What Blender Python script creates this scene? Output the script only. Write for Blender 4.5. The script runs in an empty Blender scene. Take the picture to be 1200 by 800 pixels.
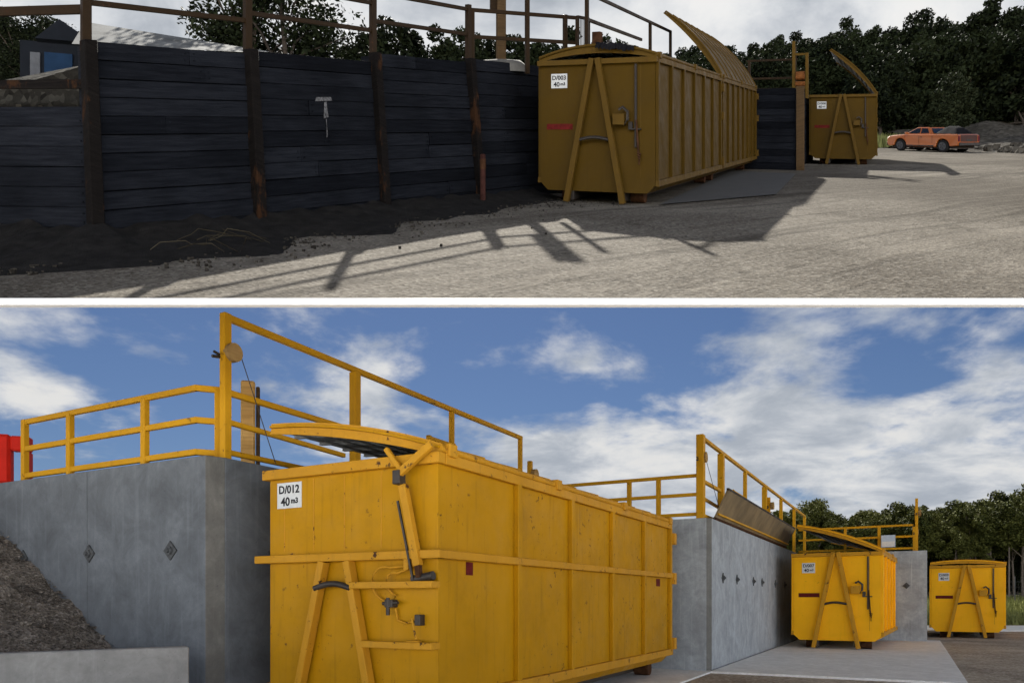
# Waste transfer station on two levels: a new concrete tipping bay on the flat in front, and an
# old timber-walled bay in a yard cut into the hillside above it.  Units are metres.
# The upper yard climbs at a steady grade; what stands in it is built plumb, with sills,
# rails and bin floors running parallel to that grade.
import bpy, bmesh, math, random
from mathutils import Vector, Matrix, noise as mnoise
R = math.radians
scene = bpy.context.scene
C = scene.collection
GRADE = 0.638
YARD_Z = -0.07
def yard_z(x, y): return YARD_Z + GRADE * y

# ------------------------------------------------------------------ mesh helper
class MB:
    def __init__(s): s.v = []; s.f = []; s.smooth = []
    def add(s, vs, fs, smooth=False):
        b = len(s.v); s.v += [tuple(v) for v in vs]
        for f in fs: s.f.append(tuple(b + i for i in f)); s.smooth.append(smooth)
        return s
    def box(s, x0, x1, y0, y1, z0, z1):
        return s.add([(x0,y0,z0),(x1,y0,z0),(x1,y1,z0),(x0,y1,z0),(x0,y0,z1),(x1,y0,z1),(x1,y1,z1),(x0,y1,z1)],
              [(0,3,2,1),(4,5,6,7),(0,1,5,4),(1,2,6,5),(2,3,7,6),(3,0,4,7)])
    def bar(s, p, q, w, h, up=(0,0,1)):
        p, q = Vector(p), Vector(q); d = (q-p).normalized(); up = Vector(up)
        if abs(d.dot(up)) > .98: up = Vector((0,1,0)) if abs(d.y) < .9 else Vector((1,0,0))
        a = d.cross(up).normalized()*w/2; b = a.cross(d).normalized()*h/2
        vs = [p-a-b,p+a-b,p+a+b,p-a+b,q-a-b,q+a-b,q+a+b,q-a+b]
        return s.add(vs, [(3,2,1,0),(4,5,6,7),(0,1,5,4),(1,2,6,5),(2,3,7,6),(3,0,4,7)])
    def post(s, x, y, z0, z1, w, d, ang=0, lean=(0,0)):
        c, n = math.cos(ang), math.sin(ang); vs = []
        for z, k in ((z0,0),(z1,1)):
            for ux, uy in ((-w,-d),(w,-d),(w,d),(-w,d)):
                vs.append((x+(ux*c-uy*n)/2+lean[0]*k, y+(ux*n+uy*c)/2+lean[1]*k, z))
        return s.add(vs, [(3,2,1,0),(4,5,6,7),(0,1,5,4),(1,2,6,5),(2,3,7,6),(3,0,4,7)])
    def tube(s, pts, r, n=10, closed=False):
        pts = [Vector(p) for p in pts]; m = len(pts); rings = []
        rr = r if isinstance(r, (list, tuple)) else [r]*m
        for i, p in enumerate(pts):
            d = (pts[min(i+1,m-1)] - pts[max(i-1,0)]).normalized()
            u = Vector((0,0,1)) if abs(d.z) < .9 else Vector((1,0,0))
            a = d.cross(u).normalized(); b = a.cross(d)
            rings.append([p + (a*math.cos(t)+b*math.sin(t))*rr[i] for t in [2*math.pi*k/n for k in range(n)]])
        vs = [v for g in rings for v in g]; fs = []
        for i in range(m-1):
            for k in range(n): fs.append((i*n+k, i*n+(k+1)%n, (i+1)*n+(k+1)%n, (i+1)*n+k))
        s.add(vs, fs, True)
        s.add(rings[0], [tuple(range(n))[::-1]]); s.add(rings[-1], [tuple(range(n))])
        return s
    def prism(s, poly, p0, p1, ax):
        # poly: 2-D outline in the two axes other than ax, extruded from p0 to p1 along ax
        def mk(u, w, t): return {'x':(t,u,w),'y':(u,t,w),'z':(u,w,t)}[ax]
        n = len(poly); vs = [mk(u,w,p0) for u,w in poly]+[mk(u,w,p1) for u,w in poly]
        fs = [(i,(i+1)%n,n+(i+1)%n,n+i) for i in range(n)]+[tuple(range(n))[::-1], tuple(range(n,2*n))]
        return s.add(vs, fs)
    def poly(s, pts): return s.add(pts, [tuple(range(len(pts)))])
    def build(s, name, mat, parent=None, rake=None, bevel=0, loc=None, rotz=0, fix=True):
        me = bpy.data.meshes.new(name); vs = s.v
        if rake: vs = [(x,y,z+rake[0]*x+rake[1]*y) for x,y,z in vs]
        me.from_pydata(vs, [], s.f)
        me.polygons.foreach_set('use_smooth', s.smooth)
        if fix:
            bm = bmesh.new(); bm.from_mesh(me); bmesh.ops.recalc_face_normals(bm, faces=bm.faces); bm.to_mesh(me); bm.free()
        me.update(); me.materials.append(mat)
        o = bpy.data.objects.new(name, me); C.objects.link(o)
        if parent: o.parent = parent
        if loc: o.location = loc
        o.rotation_euler.z = rotz
        if bevel:
            m = o.modifiers.new('edge', 'BEVEL'); m.width = bevel; m.segments = 1; m.limit_method = 'ANGLE'; m.angle_limit = R(40)
        return o

def tag(o, label=None, cat=None, group=None, kind=None):
    for k, v in (('label',label),('category',cat),('group',group),('kind',kind)):
        if v: o[k] = v
    return o
def thing(name, loc, rz, label, cat, group=None):
    o = bpy.data.objects.new(name, None); C.objects.link(o); o.location = loc; o.rotation_euler.z = rz
    o.empty_display_size = .2
    return tag(o, label, cat, group)
def rake_for(rz): return (GRADE*math.sin(rz), GRADE*math.cos(rz))
def copy_tree(o, parent=None):
    c = o.copy(); C.objects.link(c); c.parent = parent
    for ch in [x for x in C.objects if x.parent == o]: copy_tree(ch, c)
    return c
def text_mesh(body, size, bold=.0):
    cu = bpy.data.curves.new('lettering', 'FONT'); cu.body = body; cu.size = size; cu.align_x = 'CENTER'; cu.align_y = 'CENTER'
    cu.extrude = .0015; cu.offset = bold; cu.space_line = .8; cu.resolution_u = 3
    o = bpy.data.objects.new('lettering_curve', cu); C.objects.link(o)
    bpy.context.view_layer.update()
    me = bpy.data.meshes.new_from_object(o.evaluated_get(bpy.context.evaluated_depsgraph_get()))
    C.objects.unlink(o); bpy.data.objects.remove(o)
    return me

# ------------------------------------------------------------------ materials
def newmat(name):
    m = bpy.data.materials.new(name); m.use_nodes = True
    nt = m.node_tree; return m, nt, nt.nodes['Principled BSDF']
def N(nt, t, **kw):
    n = nt.nodes.new(t)
    for k, v in kw.items():
        if k.startswith('i_'):
            n.inputs[int(k[2:]) if k[2:].isdigit() else k[2:].replace('_',' ')].default_value = v
        else: setattr(n, k, v)
    return n
def coords(nt, scale=(1,1,1), kind='Object'):
    tc = N(nt,'ShaderNodeTexCoord'); mp = N(nt,'ShaderNodeMapping'); mp.inputs['Scale'].default_value = scale
    if kind == 'graded':     # grain that runs parallel to the graded yard
        sp = N(nt,'ShaderNodeSeparateXYZ'); nt.links.new(tc.outputs['Object'], sp.inputs[0])
        ma = N(nt,'ShaderNodeMath', operation='MULTIPLY_ADD'); nt.links.new(sp.outputs[1], ma.inputs[0]); ma.inputs[1].default_value = -GRADE; nt.links.new(sp.outputs[2], ma.inputs[2])
        cx = N(nt,'ShaderNodeCombineXYZ'); nt.links.new(sp.outputs[0], cx.inputs[0]); nt.links.new(sp.outputs[1], cx.inputs[1]); nt.links.new(ma.outputs[0], cx.inputs[2])
        nt.links.new(cx.outputs[0], mp.inputs['Vector']); return mp.outputs['Vector']
    nt.links.new(tc.outputs[kind], mp.inputs['Vector']); return mp.outputs['Vector']
def noise(nt, vec, scale, detail=5, rough=.6, dist=0):
    n = N(nt,'ShaderNodeTexNoise'); n.inputs['Scale'].default_value = scale; n.inputs['Detail'].default_value = detail
    n.inputs['Roughness'].default_value = rough; n.inputs['Distortion'].default_value = dist
    nt.links.new(vec, n.inputs['Vector']); return n.outputs['Fac']
def ramp(nt, fac, a, b, ca=(0,0,0,1), cb=(1,1,1,1)):
    r = N(nt,'ShaderNodeValToRGB'); e = r.color_ramp.elements
    e[0].position, e[0].color, e[1].position, e[1].color = a, ca, b, cb
    nt.links.new(fac, r.inputs['Fac']); return r.outputs['Color']
def mixc(nt, fac, a, b, mode='MIX'):
    m = N(nt,'ShaderNodeMix', data_type='RGBA', blend_type=mode)
    for sock, v in ((m.inputs[0],fac),(m.inputs[6],a),(m.inputs[7],b)):
        if hasattr(v, 'is_output'): nt.links.new(v, sock)
        elif isinstance(v, (int,float)): sock.default_value = v
        else: sock.default_value = (*v[:3], 1)
    return m.outputs[2]
def bump(nt, bsdf, h, strength=.3, dist=.02, prev=None):
    b = N(nt,'ShaderNodeBump'); b.inputs['Strength'].default_value = strength; b.inputs['Distance'].default_value = dist
    nt.links.new(h, b.inputs['Height'])
    if prev: nt.links.new(prev, b.inputs['Normal'])
    nt.links.new(b.outputs['Normal'], bsdf.inputs['Normal']); return b.outputs['Normal']
def plain(name, col, rough=.6, metal=0, var=.25, scale=6, bmp=.1):
    m, nt, p = newmat(name); v = coords(nt); n = noise(nt, v, scale)
    c = ramp(nt, n, .3, .7, (*[x*(1-var) for x in col],1), (*[min(1,x*(1+var)) for x in col],1))
    nt.links.new(c, p.inputs['Base Color']); p.inputs['Roughness'].default_value = rough; p.inputs['Metallic'].default_value = metal
    p.inputs['Specular IOR Level'].default_value = .5 if rough < .5 or metal else .08
    if bmp: bump(nt, p, noise(nt, v, scale*8), bmp, .01)
    return m
def paint(name, col, dirt=(.10,.055,.02), dirt_amt=.5, rust=.5, rough=.5, spec=.12, chip_scale=9, patch_at=.47):
    # brushed-on machine enamel: uneven coat, vertical run marks, grime and rust chips
    m, nt, p = newmat(name); v = coords(nt)
    vs = coords(nt, (3.2,3.2,.22)); vl = coords(nt, (1,1,.5))
    c = ramp(nt, noise(nt, v, .9, 4), .3, .72, (*[x*.90 for x in col],1), (*[min(1,x*1.08) for x in col],1))
    runs = ramp(nt, noise(nt, vs, 4.5, 4, .5), .56, .80)
    k = N(nt,'ShaderNodeMath', operation='MULTIPLY'); nt.links.new(runs, k.inputs[0]); k.inputs[1].default_value = dirt_amt*.4
    c = mixc(nt, k.outputs[0], c, dirt)
    film = ramp(nt, noise(nt, v, 1.4, 9, .75), .48, .75)
    k3 = N(nt,'ShaderNodeMath', operation='MULTIPLY'); nt.links.new(film, k3.inputs[0]); k3.inputs[1].default_value = dirt_amt*.55
    c = mixc(nt, k3.outputs[0], c, [x*.42+.01 for x in col])
    chips = ramp(nt, noise(nt, v, chip_scale, 8, .72), .60, .645)
    patch = ramp(nt, noise(nt, v, 1.1, 3), patch_at, patch_at+.13)
    k2 = N(nt,'ShaderNodeMath', operation='MULTIPLY'); nt.links.new(chips, k2.inputs[0]); nt.links.new(patch, k2.inputs[1])
    k4 = N(nt,'ShaderNodeMath', operation='MULTIPLY'); nt.links.new(k2.outputs[0], k4.inputs[0]); k4.inputs[1].default_value = rust
    c = mixc(nt, k4.outputs[0], c, (.06,.025,.012))
    nt.links.new(c, p.inputs['Base Color'])
    p.inputs['Specular IOR Level'].default_value = spec
    rr = ramp(nt, noise(nt, v, 3, 5), .3, .7, (rough-.1,)*3+(1,), (rough+.2,)*3+(1,)); nt.links.new(rr, p.inputs['Roughness'])
    n1 = bump(nt, p, noise(nt, v, 1.3, 3, .55), .55, .05)
    bump(nt, p, noise(nt, v, 60, 3), .12, .003, n1)
    return m
def concrete(name, col, streak=.35, blotch=.5):
    m, nt, p = newmat(name); v = coords(nt); vs = coords(nt, (5,5,.25))
    dk = [x*(1-blotch) for x in col]
    c = ramp(nt, noise(nt, v, 1.9, 9, .74, .5), .32, .70, (*dk,1), (*[min(1,x*1.2) for x in col],1))
    c = mixc(nt, ramp(nt, noise(nt, v, 8, 8, .75, .6), .35, .72, (0,)*3+(1,), (.75,)*3+(1,)), c, [x*.62 for x in col])
    st = ramp(nt, noise(nt, vs, 2.4, 5, .6), .55, .8, (0,0,0,1), (streak,)*3+(1,))
    c = mixc(nt, st, c, [min(1,x*1.7) for x in col])
    holes = ramp(nt, noise(nt, v, 45, 2, .5), .26, .30, (.5,)*3+(1,), (0,0,0,1))
    c = mixc(nt, holes, c, [x*.3 for x in col])
    nt.links.new(c, p.inputs['Base Color']); p.inputs['Roughness'].default_value = .85
    n1 = bump(nt, p, noise(nt, v, 3, 6), .2, .015); bump(nt, p, noise(nt, v, 90, 4), .25, .004, n1)
    return m
def stony(name, a, b, c3, pebble=28, patch=.35, tracks=None, bstr=.6):
    # compacted gravel / asphalt: pebbles, patches and wheel marks running along one direction
    m, nt, p = newmat(name); v = coords(nt)
    c = ramp(nt, noise(nt, v, patch, 9, .68, .6), .3, .72, (*a,1), (*b,1))
    vo = N(nt,'ShaderNodeTexVoronoi'); vo.inputs['Scale'].default_value = pebble; nt.links.new(v, vo.inputs['Vector'])
    pc = N(nt,'ShaderNodeSeparateColor'); nt.links.new(vo.outputs['Color'], pc.inputs[0])
    c = mixc(nt, ramp(nt, pc.outputs[0], .55, 1.0, (0,0,0,1), (.55,)*3+(1,)), c, c3)
    c = mixc(nt, ramp(nt, pc.outputs[1], .6, 1.0, (0,0,0,1), (.6,)*3+(1,)), c, [x*.45 for x in a])
    prev = None
    if tracks is not None:
        tc = N(nt,'ShaderNodeTexCoord'); mp = N(nt,'ShaderNodeMapping'); mr = N(nt,'ShaderNodeMapping'); mr.inputs['Rotation'].default_value = (0,0,-tracks)
        wb = N(nt,'ShaderNodeTexNoise'); wb.inputs['Scale'].default_value = .09; wb.inputs['Detail'].default_value = 1   # the wheel marks wander
        nt.links.new(tc.outputs['Object'], wb.inputs['Vector'])
        va = N(nt,'ShaderNodeVectorMath', operation='MULTIPLY_ADD'); nt.links.new(wb.outputs['Color'], va.inputs[0]); va.inputs[1].default_value = (3,3,0); nt.links.new(tc.outputs['Object'], va.inputs[2])
        nt.links.new(va.outputs[0], mr.inputs['Vector'])
        mp.inputs['Scale'].default_value = (.06,1.1,.06); nt.links.new(mr.outputs['Vector'], mp.inputs['Vector'])
        t = noise(nt, mp.outputs['Vector'], 1.5, 6, .58, 1.2)
        c = mixc(nt, ramp(nt, t, .54, .68, (0,0,0,1), (.55,)*3+(1,)), c, [x*.45 for x in a])
        c = mixc(nt, ramp(nt, t, .30, .46, (.3,)*3+(1,), (0,0,0,1)), c, [min(1,x*1.25) for x in b])
        prev = bump(nt, p, t, .45, .10)
    if tracks is not None:
        big = noise(nt, v, .11, 4, .5, .3)
        c = mixc(nt, ramp(nt, big, .40, .62, (.55,)*3+(1,), (0,0,0,1)), c, [x*.8 for x in a])
        sp_ = noise(nt, coords(nt, (.5,.5,.5)), 1.1, 8, .75)
        c = mixc(nt, ramp(nt, sp_, .60, .68, (0,0,0,1), (.65,)*3+(1,)), c, [x*.55 for x in a])
    nt.links.new(c, p.inputs['Base Color']); p.inputs['Roughness'].default_value = 1.0; p.inputs['Specular IOR Level'].default_value = .03
    n1 = bump(nt, p, noise(nt, v, 2.2, 6, .65), .5, .06, prev)
    bump(nt, p, vo.outputs['Distance'], bstr, .02, n1)
    return m
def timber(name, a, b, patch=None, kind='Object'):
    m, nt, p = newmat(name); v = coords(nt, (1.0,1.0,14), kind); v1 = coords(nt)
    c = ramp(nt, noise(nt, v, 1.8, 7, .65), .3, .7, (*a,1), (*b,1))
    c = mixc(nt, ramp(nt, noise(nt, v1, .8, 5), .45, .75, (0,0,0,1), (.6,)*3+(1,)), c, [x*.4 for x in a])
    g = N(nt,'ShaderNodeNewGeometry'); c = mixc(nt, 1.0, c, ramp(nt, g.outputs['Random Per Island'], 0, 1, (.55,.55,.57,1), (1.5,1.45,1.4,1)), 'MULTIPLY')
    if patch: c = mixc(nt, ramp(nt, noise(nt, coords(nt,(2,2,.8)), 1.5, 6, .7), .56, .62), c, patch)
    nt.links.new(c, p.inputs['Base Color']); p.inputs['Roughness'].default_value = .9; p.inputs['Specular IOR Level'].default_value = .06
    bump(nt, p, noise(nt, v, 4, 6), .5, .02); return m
def leafmat(name, a, b):
    m, nt, p = newmat(name); g = N(nt,'ShaderNodeNewGeometry'); oi = N(nt,'ShaderNodeObjectInfo')
    ad = N(nt,'ShaderNodeMath', operation='ADD'); nt.links.new(g.outputs['Random Per Island'], ad.inputs[0])
    ml = N(nt,'ShaderNodeMath', operation='MULTIPLY'); nt.links.new(oi.outputs['Random'], ml.inputs[0]); ml.inputs[1].default_value = .7
    nt.links.new(ml.outputs[0], ad.inputs[1])
    nt.links.new(ramp(nt, ad.outputs[0], .2, 1.5, (*a,1), (*b,1)), p.inputs['Base Color'])
    p.inputs['Roughness'].default_value = .7; p.inputs['Specular IOR Level'].default_value = .06
    return m

YEL = paint('bin_yellow_worn', (.46,.222,.002), dirt=(.05,.025,.007), dirt_amt=.75, rust=.9, patch_at=.43)
YEL_B = paint('bin_yellow_lightened', (.95,.45,.006), dirt_amt=.25, rust=.3)  # bin yellow lightened to make up for shade under the yard deck
YEL_EDGE = paint('bin_yellow_edges', (.52,.25,.016), dirt_amt=.6, rust=1.0, chip_scale=7, patch_at=.33)
MUST = paint('bin_mustard_shaded', (.070,.039,.003), dirt=(.02,.012,.006), dirt_amt=.5, rust=.7)  # bin yellow darkened to stand in for the upper yard's deeper shade
MUST_EDGE = paint('bin_mustard_edges_shaded', (.095,.054,.008), dirt=(.02,.012,.006), dirt_amt=.5, rust=.9)  # edge paint, darkened for the same shade
RAILY = paint('rail_yellow', (.54,.27,.008), dirt_amt=.35, rust=.8)
RAILO = paint('rail_old_brown', (.024,.014,.006), dirt=(.03,.018,.01), dirt_amt=.7, rust=.9)
DARKST = plain('dark_steel', (.05,.042,.035), .55, .5)
RUSTY = plain('rusty_steel', (.060,.028,.014), .9, .0, .5, 9)
STEEL = plain('tipping_plate_steel', (.20,.145,.075), .6, .2, .4, 2)
LINER = plain('lid_underside_mesh', (.17,.18,.185), .7, .1, .3, 20)
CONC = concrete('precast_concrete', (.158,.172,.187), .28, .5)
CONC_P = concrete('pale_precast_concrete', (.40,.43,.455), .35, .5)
CONC_D = concrete('corner_concrete', (.165,.16,.145), .2)
PLATED = plain('weathered_plate', (.075,.078,.08), .8, .2, .4, 12)
CONC_W = concrete('wing_wall_concrete', (.30,.295,.28), .3, .35)
PAD = concrete('slab_concrete', (.90,.90,.885), .1, .2)
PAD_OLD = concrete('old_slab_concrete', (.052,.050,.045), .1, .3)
ASPH = stony('bitumen_ground', (.24,.20,.16), (.62,.54,.44), (.70,.65,.57), 22, .45)
YARD = stony('yard_gravel', (.068,.058,.046), (.200,.180,.150), (.27,.25,.215), 26, .28, tracks=R(36))
SOIL = stony('loose_soil', (.10,.083,.068), (.25,.215,.18), (.36,.32,.28), 34, 1.6, bstr=1)
BANK = stony('rubble_bank', (.04,.036,.03), (.09,.083,.07), (.13,.12,.105), 4, .4, bstr=1)
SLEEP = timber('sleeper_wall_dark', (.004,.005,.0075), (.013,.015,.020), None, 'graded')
POSTM = timber('wall_post_dark', (.0035,.003,.003), (.008,.007,.0065), (.034,.016,.008))
WOOD = timber('weathered_post', (.045,.030,.016), (.085,.055,.028))
DRUM = timber('drum_timber', (.22,.14,.055), (.36,.24,.10))
TIMB_Y = timber('yellow_timber', (.33,.20,.07), (.50,.32,.12))
WHITE = plain('white_paint', (.92,.92,.91), .5, 0, .03, 3, .03)
PLATE = plain('sign_plate', (.62,.63,.62), .5, 0, .08, 20, 0)
INK = plain('sign_ink', (.02,.02,.022), .5, 0, .1, 5, 0)
REDT = plain('red_marker_tape', (.11,.012,.010), .6, 0, .35, 12, 0)
REDP = plain('red_plastic', (.55,.02,.01), .55, 0, .12, 3)
BLUE = plain('blue_door', (.012,.03,.065), .5, 0, .2, 3)
SHEDM = plain('shed_cladding', (.010,.012,.016), .6, 0, .2, 3)
ROOFM = plain('zinc_roof', (.125,.13,.13), .9, .0, .35, 2.5, 0)
ORANGE, nt_, p_ = newmat('ute_orange'); p_.inputs['Base Color'].default_value = (.40,.105,.010,1); p_.inputs['Metallic'].default_value = .1; p_.inputs['Roughness'].default_value = .3; p_.inputs['Coat Weight'].default_value = .6
GLASS, nt_, p_ = newmat('car_glass'); p_.inputs['Base Color'].default_value = (.012,.015,.018,1); p_.inputs['Roughness'].default_value = .08
RUBBER = plain('rubber', (.018,.018,.018), .8, 0, .2, 10)
ALLOY = plain('alloy_rim', (.10,.10,.10), .45, .6, .1, 5)
TARP = plain('black_tarp', (.010,.010,.012), 1.0, 0, .3, 6, .3); TARP.node_tree.nodes['Principled BSDF'].inputs['Specular IOR Level'].default_value = .03
LAMPR = plain('tail_lamp', (.09,.006,.006), .3, 0, .1, 5, 0)
LAMPW = plain('head_lamp', (.55,.55,.55), .2, 0, .1, 5, 0)
BARK = timber('bark', (.10,.085,.07), (.22,.19,.16))
BARKD = timber('dark_bark', (.03,.026,.022), (.07,.06,.05))
LEAF_L = leafmat('eucalypt_leaves', (.016,.024,.007), (.085,.092,.026))
LEAF_U = leafmat('dark_scrub_leaves', (.005,.0075,.0045), (.019,.026,.011))
GRASSM = leafmat('grass_blades', (.07,.085,.025), (.20,.21,.075))
DRYM = leafmat('dry_stalks', (.03,.025,.016), (.07,.06,.04))
WIRE = plain('galvanised_wire', (.06,.062,.065), .6, .3, .1, 5, 0)
SIGNB = plain('notice_pale_blue', (.42,.50,.60), .5, 0, .1, 8, 0)

# ------------------------------------------------------------------ camera
cam = bpy.data.cameras.new('camera'); co = bpy.data.objects.new('camera', cam); C.objects.link(co)
co.location = (0,0,1.5); co.rotation_euler = (R(90),0,0)
cam.sensor_width = 36; cam.lens = 26.0; cam.shift_y = 301/1200; cam.clip_end = 3000; cam.clip_start = .05
scene.camera = co

# ------------------------------------------------------------------ sky and sun
SUN = Vector((-.5,4.1,2.8+GRADE*4.1)).normalized()
elev = math.asin(SUN.z); az = math.atan2(SUN.x, SUN.y)
w = bpy.data.worlds.new('World'); scene.world = w; w.use_nodes = True; nt = w.node_tree
bg = nt.nodes['Background']; out = nt.nodes['World Output']
sky = N(nt,'ShaderNodeTexSky', sky_type='NISHITA'); sky.sun_disc = False; sky.sun_elevation = elev; sky.sun_rotation = az
sky.dust_density = .3; sky.ozone_density = 2.5; sky.air_density = 1.0
tint = mixc(nt, 1.0, sky.outputs[0], (.30,.345,.43), 'MULTIPLY')
nt.links.new(tint, bg.inputs['Color']); bg.inputs['Strength'].default_value = .05
tc = N(nt,'ShaderNodeTexCoord'); sx = N(nt,'ShaderNodeSeparateXYZ'); nt.links.new(tc.outputs['Generated'], sx.inputs[0])
def M(op, a, b=None, c=None, clamp=False):
    n = N(nt,'ShaderNodeMath', operation=op); n.use_clamp = clamp
    for i, q in enumerate((a,b,c)):
        if q is None: continue
        if hasattr(q,'is_output'): nt.links.new(q, n.inputs[i])
        else: n.inputs[i].default_value = q
    return n.outputs[0]
def SS(x, a, b):
    n = N(nt,'ShaderNodeMapRange', interpolation_type='SMOOTHSTEP'); nt.links.new(x, n.inputs[0]); n.inputs[1].default_value = a; n.inputs[2].default_value = b
    return n.outputs[0]
X, Y, Z = sx.outputs[0], sx.outputs[1], sx.outputs[2]
den = M('ADD', M('MAXIMUM', Z, 0), .22)
cv = N(nt,'ShaderNodeCombineXYZ'); nt.links.new(M('DIVIDE',X,den), cv.inputs[0]); nt.links.new(M('DIVIDE',Y,den), cv.inputs[1]); cv.inputs[2].default_value = 5.5
n1 = noise(nt, cv.outputs[0], 2.1, 11, .575, .15)
n2 = noise(nt, cv.outputs[0], 3.4, 9, .60, .3)
back = SS(Y, .15, -.30)                        # the half of the sky away from the sun
cover = M('ADD', M('MULTIPLY', M('MULTIPLY', M('MULTIPLY', SS(Z,.40,.50), SS(Z,.80,.66)), SS(Y,.05,.40)), .26), M('MULTIPLY', M('MULTIPLY', SS(X,-.30,.30), SS(Z,.36,.10)), .22))
cover = M('ADD', cover, M('MULTIPLY', SS(Z,.68,.82), -.20))
cover = M('ADD', cover, M('MULTIPLY', back, M('SUBTRACT', M('MULTIPLY', SS(Z,.32,.15), .45), .24)))
mask = SS(M('ADD', n1, cover), .49, .66)
# unseen low band opposite the sun, boosted to fill the front level with light
bright = M('MULTIPLY_ADD', M('MULTIPLY', back, SS(Z,.28,.10)), 1.75, .29)
shade = M('MULTIPLY_ADD', SS(n2,.30,.64), M('MULTIPLY_ADD', SS(Z,.35,.5), .25, .36), M('MULTIPLY_ADD', SS(Z,.35,.5), -.10, .64))
cb = N(nt,'ShaderNodeBackground'); nt.links.new(mixc(nt, SS(n2,.3,.7), (.80,.88,1.0), (1.0,.99,.97)), cb.inputs['Color'])
nt.links.new(M('MULTIPLY', bright, shade), cb.inputs['Strength'])
mx = N(nt,'ShaderNodeMixShader'); nt.links.new(mask, mx.inputs[0]); nt.links.new(bg.outputs[0], mx.inputs[1]); nt.links.new(cb.outputs[0], mx.inputs[2])
nt.links.new(mx.outputs[0], out.inputs['Surface'])
sl = bpy.data.lights.new('sun','SUN'); so = bpy.data.objects.new('sun', sl); C.objects.link(so)
sl.energy = 5.0; sl.angle = R(.55); sl.color = (1.0,.95,.86); so.rotation_euler = (-SUN).to_track_quat('-Z','Y').to_euler(); so.location = (0,20,60)
scene.view_settings.view_transform = 'Standard'; scene.view_settings.look = 'None'; scene.view_settings.exposure = 1.4; scene.view_settings.gamma = 1
scene.cycles.use_denoising = True; scene.cycles.max_bounces = 6; scene.cycles.diffuse_bounces = 4

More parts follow.
